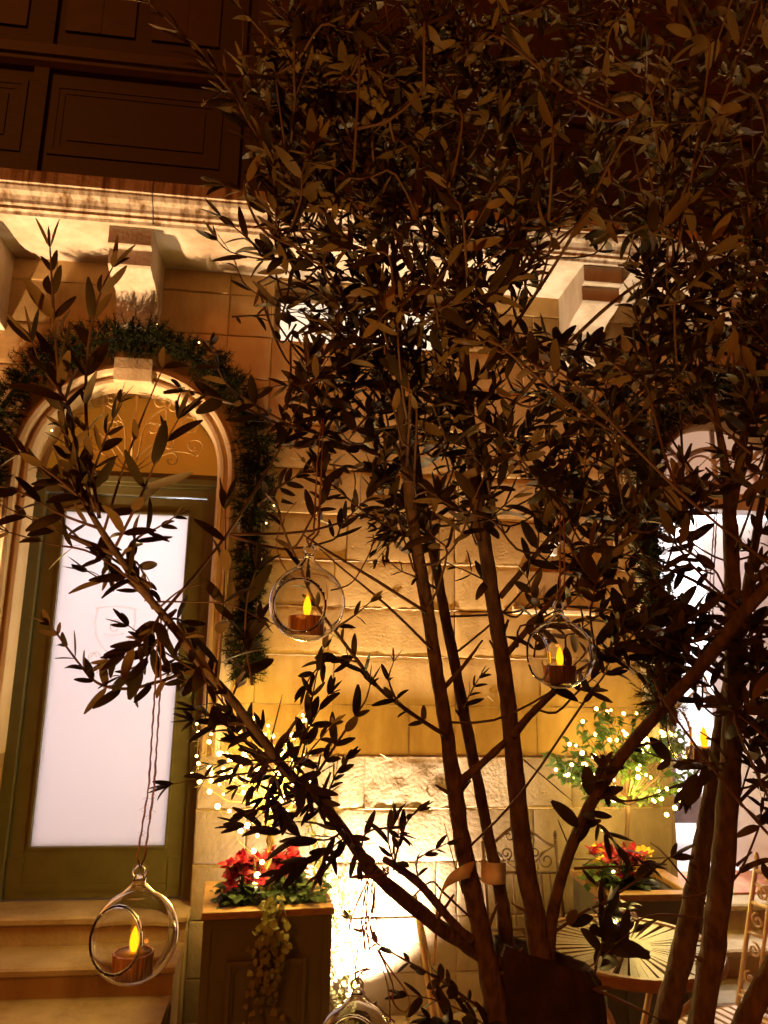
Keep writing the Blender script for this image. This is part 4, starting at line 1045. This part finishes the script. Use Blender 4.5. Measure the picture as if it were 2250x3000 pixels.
# --- dense crown
HO = ((1250,640,100,72,.9),(1000,730,35,50,.6),(635,650,55,80,.5),(780,570,60,25,.5),(690,480,40,25,.4),(1490,940,90,60,.8),(1480,1180,80,130,.8),(1130,1190,60,110,.75),(1180,860,50,40,.6),(760,1000,90,60,.7),(1290,1180,40,40,.5))
t1.fill([(585,110),(640,-40),(1500,-40),(1350,500),(1180,560),(1050,700),(960,800),(760,720),(640,600),(570,420),(560,250)], 195, 1.2, 1.75, holes=HO)
t1.fill([(560,-40),(800,-40),(820,500),(700,640),(590,560),(560,300)], 50, 1.2, 1.6, holes=HO, dirb=(-.5,0,.5))
t1.fill([(640,620),(1000,640),(990,900),(870,960),(700,880),(620,760)], 52, 1.25, 1.7, holes=HO)
t1.fill([(1040,700),(1360,720),(1420,1000),(1380,1200),(1250,1120),(1100,960)], 52, 1.25, 1.75, holes=HO)
t1.fill([(650,900),(1000,900),(1020,1080),(850,1120),(700,1060)], 22, 1.3, 1.7, holes=HO)
t1.fill([(1150,1000),(1420,1000),(1440,1330),(1330,1420),(1230,1250)], 20, 1.25, 1.6, holes=HO)
t1.done()
# ------------------------------------------------------------------ second olive tree at the right edge
gb = P(1480, 2300, 1.5)
t2 = Tree(empty('olive_tree', (gb.x, gb.y, 0), 'second olive tree with two upright stems crossing the open doorway at the right edge', 'tree', 'olive trees in front of the house'))
t2.stem([(1405,2420,1.5,58.5),(1432,2225,1.5,53.3),(1470,2080,1.5,49.0),(1500,1930,1.5,43.0),(1528,1770,1.5,38.7),(1548,1650,1.5,34.4),(1562,1550,1.5,31.0),(1585,1420,1.5,25.8),(1612,1280,1.5,20.6),(1640,1120,1.5,15.5),(1665,960,1.5,8.9)], stubs=8)
t2.stem([(1490,2420,1.4,60),(1512,2225,1.4,54),(1538,2060,1.4,50),(1558,1900,1.4,50),(1572,1740,1.4,46),(1582,1580,1.4,42),(1585,1420,1.4,38),(1582,1260,1.4,34),(1577,1120,1.4,30),(1574,1070,1.4,24),(1562,980,1.4,18),(1545,890,1.4,13),(1520,760,1.4,9),(1490,620,1.4,6),(1470,480,1.4,3.4)], stubs=9)
t2.stem([(1577,1110,1.4,24),(1598,1000,1.4,20),(1615,900,1.4,16),(1640,780,1.4,12),(1665,640,1.4,6.9)], name='branch')
t2.stem([(1560,2420,1.15,70),(1600,2240,1.15,52),(1640,2150,1.15,46),(1700,2040,1.15,40),(1780,1900,1.15,34)], stubs=2)
for pts in ([(1570,1060,1.4,10),(1500,1040,1.38,8),(1430,1090,1.36,6),(1330,1160,1.34,4)], [(1545,900,1.4,8),(1480,760,1.36,6),(1440,600,1.34,5),(1460,420,1.33,4)], [(1620,880,1.4,8),(1600,700,1.36,6),(1620,500,1.34,5),(1600,300,1.33,4)],
            [(1575,1300,1.4,10),(1500,1255,1.38,8),(1420,1220,1.36,5),(1340,1195,1.35,4)], [(1585,1480,1.4,10),(1520,1440,1.38,8),(1430,1375,1.36,5),(1310,1330,1.34,4)], [(1592,1500,1.4,13),(1640,1430,1.38,11),(1700,1370,1.36,9)],
            [(1600,1880,1.4,13),(1640,1862,1.38,11),(1700,1850,1.36,10)], [(1590,1740,1.4,9),(1640,1690,1.38,7),(1700,1650,1.36,6)], [(1590,1640,1.4,7),(1640,1660,1.38,6),(1700,1680,1.36,5)]):
    t2.stem(pts, name='branch', rough=.2)
T = t2.twig
T([(1565,1650),(1500,1648),(1440,1640),(1390,1622)], 1.38,1.34, n=3, L=.05, r=.003, start=.3, asp=.36)
T([(1560,1665),(1530,1655),(1505,1668),(1490,1700)], 1.36,1.33, n=4, L=.062, asp=.38)
T([(1570,1640),(1540,1600),(1510,1580)], 1.38,1.36, n=0, r=.0024)
T([(1590,1870),(1625,1840)], 1.4,1.4, n=0, r=.0034)
T([(1560,1920),(1590,1890)], 1.4,1.4, n=0, r=.0026)
T([(1565,1910),(1520,1930),(1470,1940)], 1.4,1.42, n=0, r=.0026)
T([(1530,1960),(1440,1850),(1405,1820)], 1.44,1.44, n=0, r=.0026)
T([(1545,1990),(1430,1975),(1370,1990)], 1.44,1.42, n=2, L=.06, r=.003, one=.5)
T([(1575,1600),(1620,1560),(1665,1545)], 1.38,1.36, n=4, L=.055)
T([(1640,1860),(1660,1885),(1675,1920)], 1.38,1.36, n=3, L=.06)
T([(1560,1330),(1500,1330),(1450,1350),(1420,1390)], 1.38,1.34, n=6, L=.06, asp=.34)
T([(1540,1240),(1480,1225),(1430,1250)], 1.38,1.36, n=5, L=.058)
T([(1500,1180),(1470,1110),(1490,1060)], 1.37,1.36, n=6, L=.064, asp=.33)
T([(1520,1440),(1470,1470),(1440,1500)], 1.36,1.33, n=4, L=.05, asp=.4)
T([(1600,1530),(1640,1500),(1660,1470)], 1.36,1.34, n=5, L=.055, asp=.36)
T([(1600,1590),(1640,1600),(1665,1590)], 1.36,1.34, n=5, L=.055, asp=.36)
t2.fill([(1350,-40),(1700,-40),(1700,560),(1500,620),(1330,520)], 72, 1.25, 1.75, holes=HO, dirb=(.1,0,.5))
t2.fill([(1360,560),(1700,520),(1700,900),(1480,900),(1380,820)], 52, 1.25, 1.7, holes=HO)
t2.fill([(1400,860),(1700,880),(1700,1260),(1600,1300),(1480,1150),(1400,1050)], 17, 1.25, 1.6, holes=HO)
t2.fill([(1600,1250),(1700,1250),(1700,1700),(1630,1680)], 15, 1.2, 1.5, holes=HO)
t2.fill([(1400,1180),(1560,1180),(1560,1420),(1430,1420)], 9, 1.25, 1.45, holes=HO)
t2.done()
def light(name, typ, loc, energy, col, size=.05, target=None, spot=None, blend=.4):
    l = bpy.data.lights.new(name, typ); l.energy = energy; l.color = col
    if typ in ('POINT', 'SPOT'): l.shadow_soft_size = size
    if typ == 'AREA': l.size = size
    if spot: l.spot_size = R_(spot); l.spot_blend = blend
    o = bpy.data.objects.new(name, l); COL.objects.link(o); o.location = loc
    if target is not None: o.rotation_euler = (V(target) - V(loc)).to_track_quat('-Z', 'Y').to_euler()
    return o
# ------------------------------------------------------------------ hanging glass globes with tea lights
def twine(mb, pts, r=.0014):
    q = []
    for a, b in zip(pts, pts[1:]):
        n = max(2, int((V(b)-V(a)).length/.006))
        for k in range(n): q.append(V(a).lerp(V(b), k/n) + V((.0005*math.sin(len(q)*1.9), .0005*math.cos(len(q)*1.9), 0)))
    q.append(V(pts[-1])); mb.tube(q, r, 6, rough=.5)
def globe(cx, cy, R_px, d, yaw, hook, label, tlabel, tilt=0, flame=1):
    Rr = R_px*d/FD; c = P(cx, cy, d)
    g = empty('glass_globe', c, label, 'glass globe', 'hanging glass globes in the olive trees')
    view = (CAM - c).normalized(); rt = view.cross(V((0,0,1))).normalized()     # rt points to the photo's left... away from it below
    ax = view*math.cos(R_(yaw)) - rt*(-math.sin(R_(yaw))); ax = (ax + V((0,0,-.08))).normalized(); alpha = R_(43)
    nu, nv = 96, 64; bm = MB(); neck = .16
    def pos(i, j, rr_):
        th = math.pi*(i/nv); ph = 2*math.pi*j/nu
        r = rr_*math.sin(th); z = rr_*math.cos(th)
        if th < .42: z += rr_*.30*(1 - th/.42)**1.3; r = max(r, rr_*(neck + .0*th)) if th > .10 else rr_*neck*(.75 + 2.5*th)
        return V((r*math.cos(ph), r*math.sin(ph), z))
    ids = {}
    for i in range(nv+1):
        for j in range(nu):
            bm.v.append(tuple(pos(i, j, Rr)))
    for i in range(nv):
        for j in range(nu):
            a, b, e, f = i*nu+j, i*nu+(j+1)%nu, (i+1)*nu+(j+1)%nu, (i+1)*nu+j
            m = (V(bm.v[a])+V(bm.v[b])+V(bm.v[e])+V(bm.v[f]))/4
            if m.normalized().dot(ax) > math.cos(alpha) and i > 6: continue
            if i == 0 : continue
            bm.f.append((f, e, b, a) if i < nv-1 else (f, e, b, a))
    # rim vertices are moved onto the exact circle of the opening
    use = {}
    for fc in bm.f:
        for q in fc: use[q] = use.get(q, 0) + 1
    for q, cnt in use.items():
        v_ = V(bm.v[q])
        if cnt < 4 and q > 7*nu and abs(v_.normalized().angle(ax) - alpha) < .12:
            pp = v_.normalized(); pp = (pp - ax*pp.dot(ax)).normalized(); bm.v[q] = tuple((ax*math.cos(alpha) + pp*math.sin(alpha))*v_.length)
    sh = bm.build('globe', M['glass'], g, smooth=True)
    sd = sh.modifiers.new('wall', 'SOLIDIFY'); sd.thickness = .0013; sd.offset = -1
    u = ax.orthogonal().normalized(); w = ax.cross(u); rm = MB(); rc = ax*Rr*.985*math.cos(alpha); rs = Rr*.985*math.sin(alpha)
    rm.tube([rc + (u*math.cos(2*math.pi*k/64) + w*math.sin(2*math.pi*k/64))*rs for k in range(64)], .0017, 8, close=True); rm.build('rim', M['glass'], g, smooth=True)
    lp = MB(); lr = Rr*.14; zt = Rr*1.30
    lp.tube([rt*lr*math.cos(k*math.pi/12) + V((0,0,zt + lr*.85 + lr*math.sin(k*math.pi/12))) for k in range(24)], Rr*.042, 8, close=True)
    lp.lathe([(.0001,zt-.0*Rr),(Rr*.12,zt-.02*Rr),(Rr*.10,zt+.03*Rr),(.0001,zt+.05*Rr)], seg=20); lp.build('loop', M['glass'], g, smooth=True)
    ct = MB(); top = V((0,0,zt + lr*1.75)); h = [P(x, y, dd) - c for x, y, dd in hook]
    s_ = rt*.0035
    twine(ct, [h[-1] - s_*.4] + [q - s_ for q in reversed(h[:-1])] + [top - s_*1.3 + V((0,0,.01)), V((0,0,zt+lr*1.2)), top + s_*1.3 + V((0,0,.01))] + [q + s_ for q in h[:-1]] + [h[-1] + s_*.4])
    for k in range(30):
        q = top.lerp(h[0], rnd()) + s_*random.choice((-1,1)); ct.tube([q, q + V((ru(-.008,.008), ru(-.006,.006), ru(-.006,.006)))], .00018, 3, cap=False)
    ct.build('cord', M['cord'], g, smooth=True, world=False)
    # tea light
    ru_ = Rr*.46; zb = -math.sqrt((Rr-.0028)**2 - ru_**2) ; hh = Rr*.50
    tl = empty('tea_light', c + V((0,0,zb)), tlabel, 'tea light', 'tea lights in the glass globes')
    cp = MB(); n = 72
    prof = [(.02,0),(.97,0),(1,.03),(1,.97),(.97,1),(.93,1),(.92,.93),(.0,.93)]
    for r, z in prof:
        for k in range(n):
            a = 2*math.pi*k/n; rb = (1 + .022*math.sin(k*5.1) + .015*math.sin(k*2.3)) if .02 < z < .98 and r > .9 else 1
            cp.v.append((max(1e-4, ru_*r*rb)*math.cos(a), max(1e-4, ru_*r*rb)*math.sin(a), hh*z))
    for i in range(len(prof)-1):
        for k in range(n): cp.f.append((i*n+k, i*n+(k+1)%n, (i+1)*n+(k+1)%n, (i+1)*n+k))
    cp.build('cup', M['copper'], tl)
    MB().lathe([(.0001,hh*.95),(ru_*.86,hh*.95),(ru_*.88,hh*.97),(ru_*.3,hh*1.02),(.0001,hh*1.02)], seg=40).build('wax', M['wax'], tl, smooth=True)
    fz = hh*1.0; fr_ = Rr*.115; fh = Rr*.55
    MB().lathe([(.0001,fz)] + [(fr_*(math.sin(math.pi*min(1,(.12+.88*t)))**.75)*(1-t*.25), fz + fh*t) for t in [k/14 for k in range(14)]] + [(.0001, fz+fh)], seg=18).build('flame', M['flame'], tl, smooth=True)
    return g, tl
globe(291, 2022, 92, .958, 35, [(327,1700,.99),(341,1480,1.02),(345,1335,1.03)], 'clear glass globe hanging lowest at the far left in front of the steps', 'copper tea light with flame in the globe in front of the steps')
globe(664, 1303, 82, 1.08, 17, [(683,1150,1.11),(690,1000,1.15),(697,905,1.3)], 'clear glass globe hanging beside the fir garland left of the stems', 'copper tea light glowing in the globe beside the fir garland')
globe(1209, 1413, 73, 1.2, 62, [(1215,1270,1.22),(1214,1150,1.26),(1212,1060,1.34)], 'clear glass globe hanging below the name plaque right of the stems', 'copper tea light glowing in the globe below the name plaque')
globe(1520, 1585, 80, 1.62, 62, [(1533,1430,1.62),(1538,1250,1.6),(1548,1080,1.5)], 'clear glass globe half hidden behind the upright stem in front of the open doorway', 'copper tea light half hidden behind the upright stem by the open doorway')
globe(768, 2260, 84, 1.2, 8, [(800,2090,1.22),(785,1990,1.28),(795,1885,1.31)], 'clear glass globe at the bottom edge in front of the planter corner', 'tea light in the glass globe at the bottom edge')
# loose loops of twine tied round the low branch
q0 = P(800, 1885, 1.30)
tg = empty('twine_bundle', q0, 'tangled loops of brown twine tied round the low branch above the bottom globe', 'twine'); mb = MB()
def CC(pts, d): return [P(663.6 + x*.2222, 1843.3 + y*.2222, d) for x, y in cr_spline([(float(a), float(b)) for a, b in pts], 5)]
for pts, d in (([(590,270),(500,450),(415,690),(420,850),(460,1050),(490,1280),(600,1430),(760,1560),(850,1640)], 1.29),
               ([(640,270),(590,560),(520,800),(480,1020),(500,1250),(560,1360)], 1.30), ([(660,300),(640,620),(690,900),(740,1020),(850,1190),(950,1330),(1000,1460),(950,1540),(880,1510),(830,1420),(835,1290),(760,1090),(680,930),(620,700),(640,500)], 1.28),
               ([(600,290),(560,420),(590,620),(640,850),(700,1040),(770,1240),(800,1420),(805,1640)], 1.30), ([(620,300),(640,480),(560,760),(545,1100),(510,1260)], 1.32), ([(660,320),(655,560),(690,700)], 1.3)):
    mb.tube(CC(pts, d), .0013, 6, rough=.4)
for k in range(7):
    a = [q0 + V((ru(-.012,.012) + .024*math.cos(t*.8)*1.0, .026*math.sin(t*.8), .003*t - .02 + ru(0,.004))) for t in range(9)]
    mb.tube(a, .0013, 6)
mb.build('loops', M['cord'], tg, smooth=True, world=True)
# twine loops tied elsewhere
lo = empty('twine_loop', P(610, 1150, 1.2), 'thin loose loop of twine curling round the globe beside the fir garland', 'twine'); mb = MB()
mb.tube([P(*q) for q in cr_spline([(640,1085,1.12),(612,1120,1.12),(598,1165,1.12),(602,1200,1.12),(620,1235,1.12),(637,1252,1.12)], 6)], .0009, 6)
mb.tube([P(*q) for q in cr_spline([(806,1155,1.3),(804,1180,1.28),(780,1230,1.22),(755,1262,1.15),(715,1275,1.1)], 6)], .0012, 6); mb.build('strand', M['cord'], lo, smooth=True, world=True)
# kraft ribbon label wound round the middle stem
rb = empty('ribbon_label', P(1060, 1885, 1.5), 'beige paper ribbon wound round the middle stems with a long tail', 'ribbon')
q = cr_spline([(938,2085,1.40),(944,1990,1.39),(950,1940,1.38),(966,1905,1.38),(995,1886,1.38),(1020,1878,1.39)], 5)
MB().ribbon([P(*a) for a in q], [(12 + 22*min(1, i/18))*1.38/FD for i in range(len(q))], V((.35,0,1))).build('tail', M['ribbon'], rb, smooth=True, world=True)
q = cr_spline([(1040,1880,1.49),(1052,1886,1.475),(1070,1888,1.485),(1092,1886,1.53)], 5)
MB().ribbon([P(*a) for a in q], [44*1.47/FD]*len(q), V((0,0,1))).build('band', M['ribbon'], rb, smooth=True, world=True)
# armchair just inside the right doorway
so = empty('armchair', (2.42, 5.1, .5), 'dark brown armchair on wooden legs inside the lit right doorway', 'armchair')
a_ = MB(); a_.box(2.10,2.78,4.86,5.4,.68,.86); a_.box(2.10,2.78,5.30,5.46,.8605,1.28); o_ = a_.build('seat', M['sofa'], so, world=True); bv = o_.modifiers.new('bevel','BEVEL'); bv.width = .03; bv.segments = 3
for x in (2.17, 2.71):
    MB().tube([(x,4.92,.50),(x,4.92,.685)], [.014,.024], 10).build('leg', M['tan'], so, smooth=True, world=True)
# ------------------------------------------------------------------ ground uplights and light
def uplight(loc, label, visor=True):
    g = empty('ground_uplight', loc, label, 'uplight', 'ground uplights'); x, y, z = loc
    MB().lathe([(.0001,.0),(.05,0),(.055,.01),(.055,.045),(.048,.05),(.048,.04),(.0001,.04)], (x,y,z), 28).build('housing', M['black'], g, smooth=True, world=True)
    MB().lathe([(.0001,.043),(.046,.043),(.046,.0405),(.0001,.0405)], (x,y,z), 28).build('lens', M['lens'], g, world=True)
    vs = MB()
    for rr_ in (.056, .059):
        for z0 in (.0, .135):
            vs.v += [(x + rr_*math.cos(a), y + rr_*math.sin(a), z + z0) for a in [math.pi*1.14 + math.pi*.72*k/16 for k in range(17)]]
    for q in (0, 34):
        for k in range(16): vs.f.append((q+k, q+k+1, q+17+k+1, q+17+k))
    for k in range(16): vs.f.append((17+k, 18+k, 52+k, 51+k))
    for k in (0, 16): vs.f.append((k, 17+k, 51+k, 34+k))
    if visor: vs.build('visor', M['black'], g, world=True)  # shield added to keep the uplight off the tree crown
uplight((.40, 3.81, .004), 'round black ground spotlight at the wall foot between planter and chair')
uplight((-2.75, 3.46, .004), 'added fill spotlight on the ground out of view beyond the left end of the door steps')
uplight((-.35, .25, .004), 'round black ground spotlight in front of the olive stump', False)
WARM = (1, .79, .58)
light('uplight_lamp', 'SPOT', (.40, 3.81, .06), 1500, WARM, .05, (.36, 3.60, 4), 124, 1.0)
light('tree_lamp', 'SPOT', (-.35, .25, .075), 150, (1, .45, .12), .03, (.12, 1.0, 3), 50, .9)
light('uplight_lamp', 'SPOT', (-2.75, 3.46, .06), 2200, (1, .64, .36), .03, (-1.2, 3.9, 3.7), 90, 1.0)  # added fill lamp that brightens the upper left wall and soffit
light('fairy_glow', 'POINT', pw(0, .17) + V((0, 0, 1.12)), 66, (1, .68, .16), .14)
light('fairy_glow', 'POINT', pw2(0, .18) + V((0, 0, 1.12)), 66, (1, .68, .16), .16)
light('hall_lamp', 'POINT', (-.75, 4.95, 2.35), 74, (.97, .93, .95), .15)
light('room_lamp', 'POINT', (2.9, 5.9, 2.9), 620, (.95, .95, 1), .15)
light('room_lamp', 'POINT', (2.6, 4.75, 3.1), 110, (.95, .95, 1), .12)
sl_ = light('street_glow', 'SUN', (0, 0, 8), .65, (1, .26, .03)); sl_.data.angle = R_(12); sl_.rotation_euler = (R_(62), 0, R_(-28))
w = bpy.data.worlds.new('World'); S.world = w; w.use_nodes = True; nt = w.node_tree; N = nt.nodes; L = nt.links
sky = N.new('ShaderNodeTexSky'); sky.sky_type = 'NISHITA'; sky.sun_disc = False; sky.sun_elevation = R_(-6); sky.sun_rotation = R_(200)
mx = N.new('ShaderNodeMix'); mx.data_type = 'RGBA'; mx.inputs[0].default_value = .97; L.new(sky.outputs[0], mx.inputs[6]); mx.inputs[7].default_value = (1.0, .13, .008, 1)
L.new(mx.outputs[2], N['Background'].inputs[0]); N['Background'].inputs[1].default_value = .15
S.view_settings.view_transform = 'Standard'; S.view_settings.look = 'None'; S.view_settings.exposure = 0; S.view_settings.gamma = 1
S.render.engine = 'CYCLES'; S.cycles.use_denoising = True; S.cycles.max_bounces = 10; S.cycles.transmission_bounces = 10; S.cycles.transparent_max_bounces = 12
S.cycles.caustics_reflective = False; S.cycles.caustics_refractive = False; S.cycles.sample_clamp_indirect = 4
